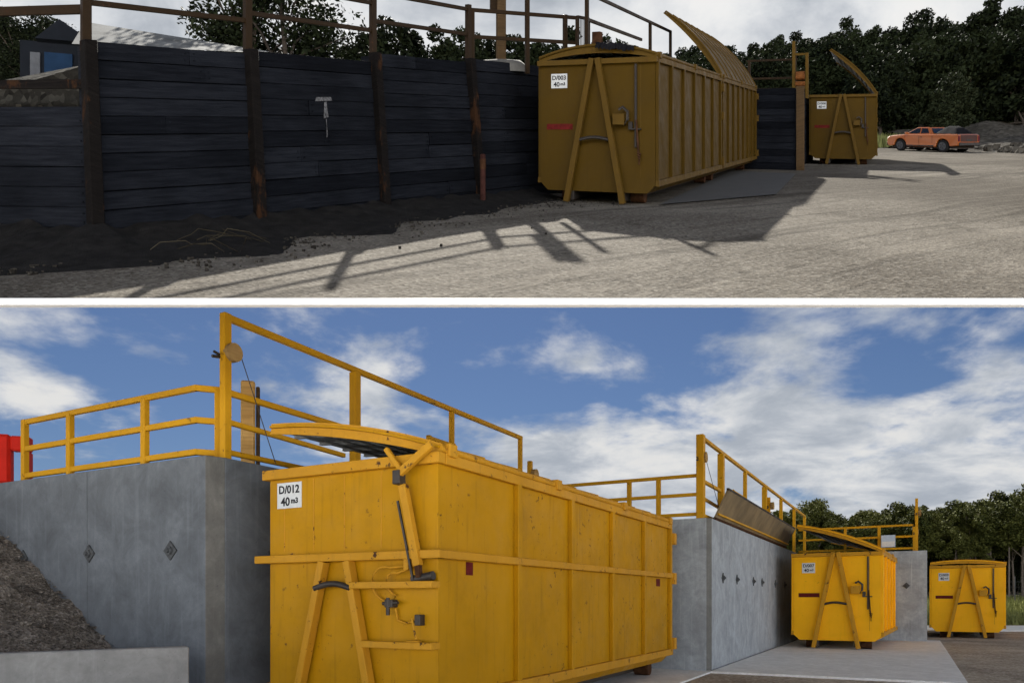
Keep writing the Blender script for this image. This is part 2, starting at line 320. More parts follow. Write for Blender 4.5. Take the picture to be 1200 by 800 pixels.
# ------------------------------------------------------------------ hook-lift bin
def hook_bin(loc, rz, W, L, H, paintm, edgem, label, code, ledge=False, lid_angle=0, sag=.18, ribs=5, upper=False, ledge_z=1.9, tape=True, group='yellow hook-lift waste bins', tarp=False):
    rake = rake_for(rz) if upper else None
    t = thing('waste_bin', loc, rz, label, 'waste bin', group)
    h = W/2; zb = .24; ch = .16
    def B(mb, name, mat, parent=t, bevel=.006): return mb.build(name, mat, parent, rake, bevel)
    # tub: outer shell with chamfered lower edges, open top, inner skin
    prof = [(-h,H),(-h,zb+ch),(-h+ch,zb),(h-ch,zb),(h,zb+ch),(h,H)]
    inn = [(h-.05,H),(h-.05,zb+ch),(h-ch,zb+.06),(-h+ch,zb+.06),(-h+.05,zb+ch),(-h+.05,H)]
    m = MB(); n = 6
    for y in (0, L): m.add([(x,y,z) for x,z in prof], [tuple(range(n))])
    vs = [(x,y,z) for y in (0,L) for x,z in prof]; m.add(vs, [(i,i+1,n+i+1,n+i) for i in range(n-1)])
    vs = [(x,y,z) for y in (.05,L-.05) for x,z in inn]; m.add(vs, [(i,i+1,n+i+1,n+i) for i in range(n-1)]+[tuple(range(n)), tuple(range(n,2*n))])
    B(m, 'body', paintm, bevel=0)
    # top rim
    m = MB(); m.box(-h-.06,h+.05,-.07,.06,H-.10,H+.01)
    m.box(-h-.06,-h+.05,.06,L,H-.10,H+.01); m.box(h-.05,h+.06,.06,L,H-.10,H+.01); m.box(-h,h,L-.06,L+.06,H-.10,H+.008)
    B(m, 'top_rim', edgem)
    # long rails and upright ribs on both long sides
    for s in (-1,1):
        m = MB(); m.box(*sorted((s*h,s*(h+.075))),.01,L,zb+ch-.02,zb+ch+.10); B(m, 'bottom_rail', edgem)
        if ledge:
            m = MB(); m.box(*sorted((s*h,s*(h+.085))),-.10,L,ledge_z-.03,ledge_z+.055); B(m, 'side_rail', edgem)
        for i in range(ribs+1):
            y = .02+(L-.13)*i/ribs
            if i == 0 and ledge: continue
            m = MB(); m.box(*sorted((s*h,s*(h+.065))),y,y+.10,zb+ch+.09,H-.09); B(m, 'rib', paintm)
    # hinge tube on the right-hand rim
    m = MB(); m.tube([(h+.02,.0,H+.05),(h+.02,L,H+.05)],.04,8); B(m, 'hinge_tube', edgem, bevel=0)
    for k in range(4 if ledge else 3):
        y = .15+(L-.3)*k/(3 if ledge else 2); m = MB(); m.box(h-.03,h+.09,y-.07,y+.07,H-.02,H+.11); B(m, 'hinge', edgem)
    # skids and rollers
    for s in (-1,1):
        m = MB(); m.box(s*.53-.06,s*.53+.06,-.03,L,.06,zb); B(m, 'skid', DARKST)
        m = MB(); m.tube([(s*.75-.14,L-.4,.13),(s*.75+.14,L-.4,.13)],.13,14); B(m, 'roller', RUSTY, bevel=0)
        m = MB(); m.tube([(s*.75-.14,.5,.13),(s*.75+.14,.5,.13)],.13,14); B(m, 'roller', RUSTY, bevel=0)
    # rear door hinges
    for z in (zb+.25, 1.75, H-.4):
        m = MB(); m.box(h,h+.12,L-.04,L+.10,z,z+.22); B(m, 'door_hinge', edgem)
    # lifting frame on the front
    if ledge:
        m = MB(); m.box(-h-.14,h+.085,-.11,0,ledge_z-.03,ledge_z+.055); B(m, 'front_ledge', edgem)
        fl = [((-.285,-.07,ledge_z-.03),(-.72,-.10,.05)), ((.06,-.07,ledge_z-.03),(.47,-.10,.05))]
        wdt = .085
    else:
        fl = [((-.06,-.08,H+.02),(-.60,-.12,.03)), ((.06,-.08,H+.02),(.60,-.12,.03))]; wdt = .11
    for a, b in fl:
        m = MB(); m.bar(a,b,wdt,.11,(0,1,0)); B(m, 'lifting_leg', edgem)
    zh = 1.58 if ledge else 1.30
    x0, x1 = (-.37,.13) if ledge else (-.30,.30)
    m = MB(); m.tube([(x0+(x1-x0)*i/8, -.12, zh+.05*math.sin(math.pi*i/8)) for i in range(9)],.033,8); B(m, 'lifting_hook_bar', DARKST, bevel=0)
    # number plate
    xs, zs = (-.855,2.635) if ledge else (-h+.42,H-.42)
    pw, ph = (.37,.29) if ledge else (.36,.30)
    m = MB(); m.box(xs-pw/2,xs+pw/2,-.012,0,zs-ph/2,zs+ph/2); pl = B(m, 'number_plate', PLATE, bevel=.002)
    for txt, sz, dx, dz in ((code,.125,0,.062),('40',.135,-.055,-.075),('m3',.085,.085,-.065)):
        me = text_mesh(txt, sz, .003)
        for v in me.vertices:
            x, y, z = v.co; v.co = (xs+dx+x, -.0145-z, zs+dz+y)
            if rake: v.co.z += rake[0]*v.co.x + rake[1]*v.co.y
        me.materials.clear(); me.materials.append(INK)
        o = bpy.data.objects.new('lettering', me); C.objects.link(o); o.parent = pl
    if tape:
        m = MB(); m.box(-h+.14,-h+.72,-.008,0,1.50,1.62); B(m, 'marker_tape', REDT, bevel=0)
    if ledge:
        # ladder rungs, lid ram, hoses, valve and crank
        for zr in (1.61, 1.0):
            xl = .14 if zr > 1.3 else .30
            m = MB(); m.box(xl,1.185,-.16,-.09,zr-.035,zr+.035); B(m, 'ladder_rung', edgem)
            m = MB(); m.box(1.12,1.185,-.09,0,zr-.035,zr+.035); B(m, 'rung_bracket', edgem)
        m = MB(); m.bar((.80,-.10,2.62),(.985,-.10,1.80),.085,.075,(0,1,0)); r_ = B(m, 'lid_ram', edgem)
        m = MB(); m.tube([(.76,-.10,2.80),(.81,-.10,2.60)],.026,8); B(m, 'ram_rod', DARKST, r_, 0)
        m = MB(); m.bar((.74,-.11,2.46),(.93,-.11,1.66),.022,.02,(0,1,0)); B(m, 'ram_pipe', DARKST, r_, 0)
        m = MB(); m.bar((.985,-.10,1.80),(1.0,-.10,1.68),.05,.06,(0,1,0)); B(m, 'ram_clevis', RUSTY, r_, 0)
        m = MB(); m.tube([(.90,-.07,1.66),(1.15,-.07,1.70)],.045,10); B(m, 'ram_pin', DARKST, bevel=0)
        m = MB(); m.bar((.60,-.12,3.00),(.80,-.12,2.76),.05,.05,(0,1,0)); B(m, 'lever_arm', edgem)
        m = MB(); m.bar((.78,-.15,2.72),(1.16,-.12,2.99),.075,.06,(0,1,0)); B(m, 'lever_arm', edgem)
        m = MB(); m.box(.73,.82,-.19,-.08,2.62,2.76); B(m, 'lever_pivot', DARKST)
        m = MB(); m.box(.80,.86,-.10,-.02,1.76,1.88); B(m, 'hose_bracket', edgem)
        for k, (cx, rr) in enumerate(((.50,.17),(.62,.11))):
            pts = [(.83,-.06,1.80-.03*k)]
            for i in range(13):
                a = R(70)+R(190)*i/12; pts.append((cx+.06+rr*math.cos(a)*1.1, -.06-.03*math.sin(a), 1.62+rr*1.05*math.sin(a)))
            pts.append((.62,-.05,1.43))
            m = MB(); m.tube(pts,.012,6); B(m, 'hydraulic_hose', edgem, bevel=0)
        m = MB(); m.box(.56,.66,-.10,0,1.38,1.46); m.tube([(.60,-.09,1.48),(.60,-.09,1.30)],.022,8); m.tube([(.53,-.08,1.42),(.72,-.08,1.43)],.02,8); B(m, 'valve', DARKST)
        m = MB(); m.tube([(.66,-.04,1.37),(.68,-.03,1.25),(.78,-.03,1.22),(.88,-.03,1.24)],.012,6); B(m, 'hydraulic_hose', edgem, bevel=0)
        m = MB(); m.box(.93,1.0,-.09,0,1.20,1.31); B(m, 'valve_block', DARKST)
        m = MB(); m.tube([(.90,-.09,1.27),(.95,-.10,1.10),(.97,-.10,1.06)],.014,6); m.box(.85,1.0,-.12,-.05,1.02,1.05); B(m, 'crank_handle', edgem)
        m = MB(); m.box(h,h+.004,.52,.66,1.72,1.86); B(m, 'reflector', REDT, bevel=0)
        m = MB(); m.box(h,h+.004,L-.85,L-.62,1.70,1.84); B(m, 'reflector', REDT, bevel=0)
        for x in (-.94,-.50,-.06,.44):
            m = MB(); m.box(x,x+.012,-.004,0,ledge_z+.1,H-.12); B(m, 'panel_seam', edgem, bevel=0)
    else:
        m = MB(); m.box(.40,.64,-.16,0,1.60,1.82); B(m, 'winch_box', edgem)
        m = MB(); m.tube([(.52,-.12,1.90),(.60,-.12,1.95),(.70,-.12,1.86),(.70,-.12,1.70),(.62,-.12,1.60)],.03,8); B(m, 'winch_handle', DARKST, bevel=0)
        m = MB(); m.box(.82,.862,-.05,0,1.15,H-.12); B(m, 'slide_bar', DARKST)
        m = MB(); m.tube([(.86,-.06,1.7),(.88,-.06,1.4),(.90,-.06,1.1),(.92,-.06,.95)],.02,6)
        for k in range(5): m.tube([(.88+.01*k,-.07,1.05-.05*k),(.96-.01*k,-.07,1.02-.05*k)],.018,6)
        B(m, 'chain', RUSTY, bevel=0)
        m = MB(); m.box(.70,.78,-.08,0,1.50,1.66); m.box(.74,.95,-.07,0,1.50,1.53); B(m, 'latch', DARKST)
        m = MB(); m.box(h-.30,h-.288,-.004,0,zb+.3,H-.1); B(m, 'panel_seam', edgem, bevel=0)
    # arched lid hinged on the right-hand rim
    a = R(lid_angle); hx, hz = h+.02, H+.05; K = 16; Wl = W+.06
    ca, sa = math.cos(a), math.sin(a)
    def lp(u, off, y):   # u from 0 at the hinge to 1 at the free edge
        x, z = -Wl*u, 4*sag*u*(1-u)+off
        return (hx+x*ca+z*sa, y, hz-x*sa+z*ca)
    y0, y1 = -.02, L+.02
    m = MB(); vs = [lp(i/K,o,y) for y in (y0,y1) for o in (0,.025) for i in range(K+1)]; q = K+1
    fs = []
    for i in range(K): fs += [(i,i+1,2*q+i+1,2*q+i),(q+i,q+i+1,3*q+i+1,3*q+i),(i,i+1,q+i+1,q+i),(2*q+i,2*q+i+1,3*q+i+1,3*q+i)]
    fs += [(0,q,3*q,2*q),(K,q+K,3*q+K,2*q+K)]
    m.add(vs, fs, False); lid = B(m, 'lid', paintm, bevel=0)
    for y in (y0+.03, y1-.03):
        m = MB(); top = [lp(i/K,-.003,y) for i in range(K+1)]; bot = [lp(1-i/K, -.065-4*sag*.35*(i/K)*(1-i/K), y) for i in range(K+1)]
        ring = top+bot; back = [(x,yy+.025,z) for x,yy,z in ring]; nn = len(ring)
        m.add(ring+back, [tuple(range(nn))[::-1], tuple(range(nn,2*nn))]+[(i,(i+1)%nn,nn+(i+1)%nn,nn+i) for i in range(nn)])
        B(m, 'lid_end_plate', edgem, lid, 0)
    m = MB()
    nr = int(L/.42)
    for k in range(1,nr):
        y = y0+(y1-y0)*k/nr; st = [lp(i/K,-.004,y-.025) for i in range(K+1)]; sb = [lp(i/K,-.045,y-.025) for i in range(K+1)]
        vs = st+sb+[(x,yy+.05,z) for x,yy,z in st+sb]
        fs = []
        for i in range(K): fs += [(i,i+1,q+i+1,q+i),(2*q+i,2*q+i+1,3*q+i+1,3*q+i),(q+i,q+i+1,3*q+i+1,3*q+i)]
        m.add(vs, fs)
    for i in range(1,8):
        u = i/8; p0, p1 = lp(u,-.05,y0+.06), lp(u,-.05,y1-.06); m.bar(p0,p1,.03,.02)
    vs = [lp(i/K,-.012,y) for y in (y0+.07,y1-.07) for i in range(K+1)]
    m.add(vs, [(i,i+1,q+i+1,q+i) for i in range(K)])
    B(m, 'lid_lining', LINER, lid, 0)
    for k in range(0,nr+1,2):
        m = MB(); y = y0+.04+(y1-y0-.08)*k/nr
        for i in range(K):
            p0, p1 = Vector(lp(i/K,.03,y)), Vector(lp((i+1)/K,.03,y)); m.bar(p0,p1,.045,.03,(0,1,0))
        B(m, 'lid_rib', edgem, lid, 0)
    if tarp:
        m = MB(); rnd = random.Random(4); G = 22; vs = []   # black liner caught under the lid and folded over its front edge
        for j in range(7):
            for i in range(G+1):
                x = .02+.80*i/G; ul = (h+.02-x)/(W+.06); zt = H+.05+4*sag*ul*(1-ul)+.05
                y, dz = ((-.085,-.10-.05*rnd.random()) if j == 0 else (-.07,-.02)) if j < 2 else (-.03+.11*(j-2), .0)
                vs.append((x+rnd.uniform(-.012,.012), y+rnd.uniform(-.01,.01), zt+dz+rnd.uniform(0,.03)))
        m.add(vs, [(j*(G+1)+i,j*(G+1)+i+1,(j+1)*(G+1)+i+1,(j+1)*(G+1)+i) for j in range(6) for i in range(G)], False)
        B(m, 'torn_liner', TARP, bevel=0)
    return t

# ================================================================== FRONT LEVEL
AX = Vector((.476,.879)); DX = Vector((-.879,.476)); RZ = -R(28.43)
# ground
m = MB(); m.poly([(-900,-300,0),(900,-300,0),(900,1500,0),(-900,1500,0)]); tag(m.build('ground', ASPH), kind='structure')
def padbox(name, o, x0, x1, y0, y1, z0, z1, mat):
    m = MB(); m.box(x0,x1,y0,y1,z0,z1); return tag(m.build(name, mat, None, None, .01, (o[0],o[1],0), RZ), kind='structure')
padbox('concrete_pad', (-1.758,7.949), -1.7,1.75,-2.2,9.1,-.1,.03,PAD)
padbox('concrete_pad', (3.97,15.1), .12,4.55,-.15,14.6,-.1,.045,PAD)
m = MB(); m.box(17,80,34,40,-.1,.04); tag(m.build('concrete_path', PAD), kind='structure')
m = MB(); m.box(-26,26,-14,4.6,-.1,.035); tag(m.build('bounce_apron', PAD), kind='structure')  # unseen pale slab, added to bounce sunlight onto the front level
# grass verge in front of the forest
rnd = random.Random(11); m = MB()
def grass_bank_z(x,y): return max(0,(min(y,82)-46)*.045)+max(0,y-82)*.03
m2 = MB(); gx, gy = 36, 12; vs = []
for j in range(gy+1):
    for i in range(gx+1):
        x, y = 5+i*3.6, 45+j*8; vs.append((x,y,grass_bank_z(x,y)+.02+(.12*mnoise.noise(Vector((x*.3,y*.3,0))) if j else 0)))
m2.add(vs,[(j*(gx+1)+i,j*(gx+1)+i+1,(j+1)*(gx+1)+i+1,(j+1)*(gx+1)+i) for j in range(gy) for i in range(gx)],True)
tag(m2.build('grass_bank', plain('verge_green',(.085,.09,.035),.9,0,.5,1.5,.6)), kind='structure')
for _ in range(16000):
    y = rnd.uniform(42,80); x = y*rnd.uniform(.5,.76); z = grass_bank_z(x,y)
    h = rnd.uniform(.12,.45); a = rnd.uniform(0,6.28); wd = rnd.uniform(.04,.09); lx, ly = rnd.uniform(-.15,.15), rnd.uniform(-.15,.15)
    m.add([(x-wd*math.cos(a),y-wd*math.sin(a),z),(x+wd*math.cos(a),y+wd*math.sin(a),z),(x+lx,y+ly,z+h)],[(0,1,2)])
tag(m.build('grass', GRASSM, fix=False), 'rough green grass along the foot of the forest', 'grass', kind='stuff')

# --- concrete retaining walls, stepped like saw teeth
WH = 3.15
def anchor(parent, p, nrm, mat=None):
    # diamond-shaped tie plate with a bolt, on a face whose outward normal is nrm
    nv = Vector((nrm[0],nrm[1],0)); tv = Vector((-nrm[1],nrm[0],0)); p = Vector(p); r = .115
    m = MB(); q = [p+tv*r, p+Vector((0,0,r)), p-tv*r, p-Vector((0,0,r))]
    m.add(q+[v+nv*.02 for v in q], [(0,1,2,3),(7,6,5,4)]+[(i,(i+1)%4,4+(i+1)%4,4+i) for i in range(4)])
    m.tube([p, p+nv*.07],.028,6); m.tube([p+nv*.02, p+nv*.045],.055,6)
    m.build('anchor_plate', mat or PLATED, parent)
def concrete_wall(P, label, T=.3, joint=2.4, chamfer_at=None, anchors=(), zbase=-.05):
    # P: outline of the visible face, left to right; the wall body runs behind it
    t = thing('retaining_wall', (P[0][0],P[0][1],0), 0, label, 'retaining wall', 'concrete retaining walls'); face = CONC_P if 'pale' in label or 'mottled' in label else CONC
    O = Vector((P[0][0],P[0][1]))
    P = [Vector(p)-O for p in P]
    for i in range(len(P)-1):
        a, b = P[i], P[i+1]; d = (b-a); Ln = d.length; d.normalize(); n = Vector((d.y,-d.x)); ang = math.atan2(d.y,d.x)
        cnt = max(1, round(Ln/joint))
        short = Ln < .5
        for k in range(cnt):
            s0, s1 = Ln*k/cnt, Ln*(k+1)/cnt; g = 0 if short else .006
            e0 = g if k else 0; e1 = g if k < cnt-1 else 0
            p0, p1 = a+d*(s0+e0), a+d*(s1-e1); mm = MB()
            back = -n*(.25 if not short else .12)
            vs = [(q.x,q.y,z) for z in (zbase,WH) for q in (p0,p1,p1+back,p0+back)]
            mm.add(vs,[(3,2,1,0),(4,5,6,7),(0,1,5,4),(1,2,6,5),(2,3,7,6),(3,0,4,7)])
            mm.build('corner_strip' if short else 'panel', CONC_D if short else face, t, None, .008)
        mm = MB()   # recessed joint filler behind the panels
        c0, c1 = a-n*.02+d*.02, b-n*.02-d*.02
        if not short:
            vs = [(q.x,q.y,z) for z in (zbase,WH-.02) for q in (c0,c1,c1-n*.2,c0-n*.2)]
            mm.add(vs,[(3,2,1,0),(4,5,6,7),(0,1,5,4),(1,2,6,5),(2,3,7,6),(3,0,4,7)]); mm.build('joint_filler', CONC_D, t)
    for (i, s, z) in anchors:
        d = (P[i+1]-P[i]).normalized(); n = Vector((d.y,-d.x)); q = P[i]+d*s
        anchor(t, (q.x,q.y,z), n)
    return t
c1 = Vector((-3.53,8.51)); far1 = c1+DX*9; chA = c1+DX*.0; chB = Vector((-3.36,8.66)); in1 = Vector((.99,16.69))
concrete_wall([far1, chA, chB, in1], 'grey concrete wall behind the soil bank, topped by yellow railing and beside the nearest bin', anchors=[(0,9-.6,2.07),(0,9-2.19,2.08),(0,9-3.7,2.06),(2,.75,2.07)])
c2 = Vector((3.97,15.1)); c2s = c2-DX*-.0
in2 = c2+AX*13.8
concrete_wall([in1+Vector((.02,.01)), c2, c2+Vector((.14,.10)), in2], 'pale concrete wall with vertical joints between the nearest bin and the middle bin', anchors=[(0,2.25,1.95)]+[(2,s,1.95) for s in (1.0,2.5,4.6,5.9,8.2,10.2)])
c3 = Vector((14.2,25.3))
concrete_wall([in2+Vector((.02,.01)), c3, c3+AX*9], 'narrow mottled concrete wall end standing between the two farthest bins', anchors=[(0,3.5,1.95)])
# earth fill and deck behind the walls
m = MB(); bk = -Vector((DX.y,-DX.x))*0
outl = [far1+Vector((.12,.22)), c1+Vector((.14,.24)), in1+Vector((-.20,.28)), c2+Vector((-.10,.30)), in2+Vector((-.22,.28)), c3+Vector((-.12,.3)), c3+AX*9+Vector((-.3,0)), c3+AX*9+DX*14, far1+Vector((1,9)), far1+Vector((-4,4))]
m.add([(p.x,p.y,z) for z in (0,WH-.06) for p in outl],[tuple(range(10))[::-1],tuple(range(10,20))]+[(i,(i+1)%10,10+(i+1)%10,10+i) for i in range(10)])
tag(m.build('tipping_deck', PAD), kind='structure')
# low wing wall and soil bank on the left
wv = Vector((-1.34,-.97)).normalized(); w0 = Vector((-3.37,7.72)); w1 = w0+wv*5
m = MB(); nn = Vector((-wv.y,wv.x))*-.17
if nn.y < 0: nn = -nn
m.add([(p.x-w0.x,p.y-w0.y,z) for z in (-.05,1.0) for p in (w0,w1,w1+nn,w0+nn)],[(3,2,1,0),(4,5,6,7),(0,1,5,4),(1,2,6,5),(2,3,7,6),(3,0,4,7)])
tag(m.build('wing_wall', CONC_W, None, None, .012, (w0.x,w0.y,0)), 'low pale concrete wing wall holding the soil bank at the left corner', 'wall')
m = MB(); nx, ny = 130, 70; vs = []; rnd = random.Random(5)
nrm = Vector((-.476,-.879))
for j in range(ny+1):
    for i in range(nx+1):
        t_ = -.1+8*i/nx; dpt = 2.9*j/ny; p = c1+DX*t_+nrm*dpt
        z = .82+(t_-1.62)*.61-.22*dpt; z += .11*mnoise.noise(Vector((t_*2.2,dpt*2.2,1)))+.05*mnoise.noise(Vector((t_*7,dpt*7,3)))+.025*mnoise.noise(Vector((t_*19,dpt*19,5)))
        if t_ < 1.2: z = min(z, .62)
        vs.append((p.x,p.y,max(.0,z)))
m.add(vs,[(j*(nx+1)+i,j*(nx+1)+i+1,(j+1)*(nx+1)+i+1,(j+1)*(nx+1)+i) for j in range(ny) for i in range(nx)],True)
tag(m.build('soil_bank', SOIL), kind='structure')
m = MB()
for _ in range(9000):
    t_ = rnd.uniform(.9,6.5); dpt = rnd.uniform(0,1.9); p = c1+DX*t_+nrm*dpt; z = .82+(t_-1.62)*.61-.22*dpt
    s = rnd.choice((.006,.006,.008,.010,.012,.016,.03)); q = [Vector((rnd.uniform(-1,1),rnd.uniform(-1,1),rnd.uniform(-.6,.6))) for _ in range(4)]
    m.add([Vector((p.x,p.y,z+.04))+a*s*1.6 for a in q],[(0,1,2),(0,2,3),(0,3,1),(1,3,2)])
tag(m.build('soil_clods', SOIL, fix=False), 'loose clods and stones on the soil bank', 'soil', kind='stuff')

# --- bins
hook_bin((-1.758,7.949,0.03), RZ, 2.32, 8.0, 2.92, YEL, YEL_EDGE, 'largest yellow bin with ladder rungs and lid ram, numbered D/012', 'D/012', ledge=True, lid_angle=11, sag=.085, ribs=5, tape=False)
hook_bin((9.40,21.45,.045), -R(31), 2.34, 7.2, 2.78, YEL_B, YEL_EDGE, 'lightened yellow bin with half-open lid between the pale concrete wall and the wall end', 'D/007', lid_angle=19, sag=.10, ribs=6)
hook_bin((17.25,28.05,0), -R(31.2), 2.34, 7.0, 2.76, YEL_B, YEL_EDGE, 'lightened yellow bin with closed lid standing alone on bitumen by the grass', 'D/009', lid_angle=1.0, sag=.10, ribs=6)

# --- railings
def railing(name, pts, heights, posts, label, mat=RAILY, base=None, rs=.07, ps=.085, group='yellow guard rails', top=None, rake=None, z_at=None):
    # pts: plan polyline; heights: rail heights; posts: (distance along polyline, top height)
    O = Vector(pts[0]); z0 = z_at(pts[0][0],pts[0][1]) if z_at else 0
    t = thing(name, (O.x,O.y,z0), 0, label, 'railing', group)
    P = [Vector(p)-O for p in pts]; seg = [(P[i+1]-P[i]).length for i in range(len(P)-1)]
    rk = (0,GRADE) if rake else None
    def along(s):
        for i, L in enumerate(seg):
            if s <= L or i == len(seg)-1: return P[i]+(P[i+1]-P[i]).normalized()*s
            s -= L
    for hgt in heights:
        if isinstance(hgt, tuple): hh, s0, s1 = hgt
        else: hh, s0, s1 = hgt, 0, sum(seg)
        m = MB(); cuts = [s0]; acc = 0
        for L in seg:
            acc += L
            if s0 < acc < s1-1e-4: cuts.append(acc)
        cuts.append(s1)
        for a, b in zip(cuts[:-1],cuts[1:]):
            p, q = along(a), along(b); d = (q-p).normalized()*(rs*.30)
            if a > s0: p = p-d
            if b < s1: q = q+d
            m.bar((p.x,p.y,hh),(q.x,q.y,hh),rs*.8,rs)
        m.build('rail', mat, t, rk, .006)
    for s, zt in posts:
        p = along(s); dv = (along(min(s+.05,sum(seg)))-along(max(0,s-.05))); ang = math.atan2(dv.y,dv.x)
        m = MB(); m.post(p.x,p.y,base if base is not None else WH-.08,zt,ps,ps*.9,ang); m.build('post', mat, t, rk, .006)
    return t
inset = -nrm*.14
r0 = c1+DX*3.93+inset; r1 = c1+DX*.33+inset; r2 = Vector((-3.47,8.90))
railing('guard_rail', [r0,r1,r2], [4.0,3.62,3.24], [(.0,4.035),(1.08,4.0),(2.65,4.0),((r1-r0).length+(r2-r1).length-.06,4.0)], 'yellow three-bar guard rail with mitred bend on the wall above the soil bank')
def winch(parent, x, y, z, ang, cable=None, mat=RAILY):
    m = MB(); m.post(x,y,z-.26,z+.20,.10,.09,ang); wv_ = m.build('winch', mat, parent, None, .006)
    c, s = math.cos(ang), math.sin(ang)
    m = MB(); m.tube([(x+c*.02+s*.06,y+s*.02-c*.06,z),(x+c*.02+s*.15,y+s*.02-c*.15,z)],.11,16); m.build('drum', DRUM, wv_)
    m = MB(); m.tube([(x,y,z-.05),(x-c*.17,y-s*.17,z-.02)],.016,6); m.tube([(x-c*.02,y-s*.02,z-.05),(x-c*.19,y-s*.19,z-.08)],.02,6); m.build('crank_handle', DARKST, wv_)
    if cable:
        m = MB(); m.tube([(x+c*.14+s*.10,y+s*.14-c*.10,z), cable],.006,5); m.build('cable', DARKST, parent)
def tall_gate(o, label, Ln, posts, winch_at, cable, mid=(2.4,), stub=None, lower=True):
    g = thing('tall_rail', (o[0],o[1],0), 0, label, 'railing', 'tall yellow gate rails over the bins')
    A = AX
    def bar(name, s0, z0, s1, z1, w=.075, h=.075):
        m = MB(); m.bar((A.x*s0,A.y*s0,z0),(A.x*s1,A.y*s1,z1),w,h); m.build(name, RAILY, g, None, .007)
    def pst(s, z0, z1, w=.095):
        m = MB(); m.post(A.x*s,A.y*s,z0,z1,w,w*.9,math.atan2(A.y,A.x)); m.build('post', RAILY, g, None, .007)
    bar('rail', 0, 4.84, Ln, 4.84)
    for s, zb_, wd in posts: pst(s, zb_, 4.80 if s else 4.88, wd)
    bar('rail', 0.05, 3.95, posts[1][0], 3.95, .065,.07)
    if lower:
        bar('rail', 0.05, 3.24, posts[1][0]*1.02, 3.24, .06,.06)
        bar('rail', 0.05, 3.60, posts[1][0]*.9, 3.55, .06,.06)
    if stub:
        s0, s1, zt = stub; pst(s0, WH-.05, zt, .08); pst(s1, WH-.05, zt, .08); bar('rail', s0, zt-.04, s1, zt-.04, .06,.06)
    winch(g, -.02, .05, winch_at, math.atan2(A.y,A.x), cable)
    return g
tall_gate((-3.40,8.78), 'tall yellow gate rail with winch wheel and cable above the nearest bin', 7.55, [(0,WH-.1,.105),(2.32,3.35,.13),(4.9,WH-.1,.085),(7.5,WH-.1,.085)], 4.42, (.42,.55,3.2), stub=(4.2,4.95,4.25))
# end winch on the far end of that rail is a thing of its own on its post
def winch_post(o, z, label, zt=4.84):
    g = thing('winch_post', (o[0],o[1],0), 0, label, 'winch', 'rope winches on yellow posts')
    m = MB(); m.post(0,0,WH-.1,zt,.09,.09,math.atan2(AX.y,AX.x)); m.build('post', RAILY, g, None, .006)
    winch(g, .0,.02,z,math.atan2(AX.y,AX.x))
winch_post((.38,15.62), 4.12, 'small winch on the far end of the gate rail above the nearest bin', 4.4)
tp = thing('timber_post', (-3.55,9.95,WH-.06), .3, 'thick yellowish timber post behind the first winch on the near wall', 'post')
m = MB(); m.post(0,0,0,1.32,.18,.18); m.build('post_body', TIMB_Y, tp, None, .02)
m = MB(); m.post(.125,.03,0,1.26,.05,.14); m.build('side_batten', WOOD, tp, None, .01)
# second set
s0 = c2+DX*3.7-nrm*.14; s1 = c2+DX*.15-nrm*.14
railing('guard_rail', [s0,s1], [4.05,3.66,3.25], [(.02,4.05),(2.0,4.05),(2.65,4.05)], 'yellow three-bar guard rail on the short concrete wall beyond the nearest bin', ps=.09)
tall_gate((3.90,15.28), 'tall yellow gate rail with winch wheel above the tipping flap', 16.8, [(0,WH-.1,.17),(1.85,3.3,.15),(4.6,WH-.1,.10),(7.5,WH-.1,.15),(10.6,WH-.1,.11),(13.7,WH-.1,.11),(16.7,WH-.1,.11)], 4.42, (.75,1.3,3.5), stub=(3.1,4.45,4.15), lower=True)
winch_post((7.62,21.95), 4.25, 'small winch on the yellow post behind the tipping flap', 4.5)
# steel tipping flap leaning along the second wall
fl = thing('tipping_flap', (c2.x,c2.y,WH), math.atan2(AX.y,AX.x), 'brown steel tipping flap leaning along the top of the pale concrete wall', 'flap')
m = MB(); L0, L1 = .5, 10.4
m.add([(L0,-.06,.03),(L1,-.06,.03),(L1,-.34,.60),(L0,-.34,.60),(L0,-.02,.03),(L1,-.02,.03),(L1,-.30,.61),(L0,-.30,.61)],[(3,2,1,0),(4,5,6,7),(0,1,5,4),(1,2,6,5),(2,3,7,6),(3,0,4,7)])
m.build('plate', STEEL, fl)
m = MB(); m.bar((L0,-.32,.625),(L1,-.32,.625),.05,.05); m.build('top_bar', RAILO, fl)
m = MB(); m.bar((L0,-.125,.12),(L1,-.125,.12),.03,.04); m.build('stiffener', RAILY, fl)
m = MB(); m.tube([(L0,-.05,.03),(L1,-.05,.03)],.035,8); m.build('hinge_rod', RUSTY, fl)
# third set
u0 = in2+Vector((.15,.35)); u1 = c3+DX*.35+Vector((0,.14))
railing('guard_rail', [u0,u1], [4.05,3.66,3.25], [(1.6,4.05),(2.7,4.05)], 'yellow guard rail on the concrete wall end above the middle bin', ps=.09)
gp = winch_post((13.95,25.5), 4.45, 'tall yellow winch post standing on the concrete wall end', 4.95)
winch_post((14.25,26.2), 3.85, 'low winch just behind the tall winch post on the wall end', 3.95)
ns = thing('notice_board', (13.1,25.75,WH), RZ, 'small pale blue notice board fixed to the guard rail on the wall end', 'sign')
m = MB(); m.box(-.22,.22,-.02,.0,.14,.56); m.build('board', SIGNB, ns, None, .004)
m = MB(); m.box(-.20,.20,-.024,-.0205,.16,.34); m.build('white_panel', PLATE, ns)
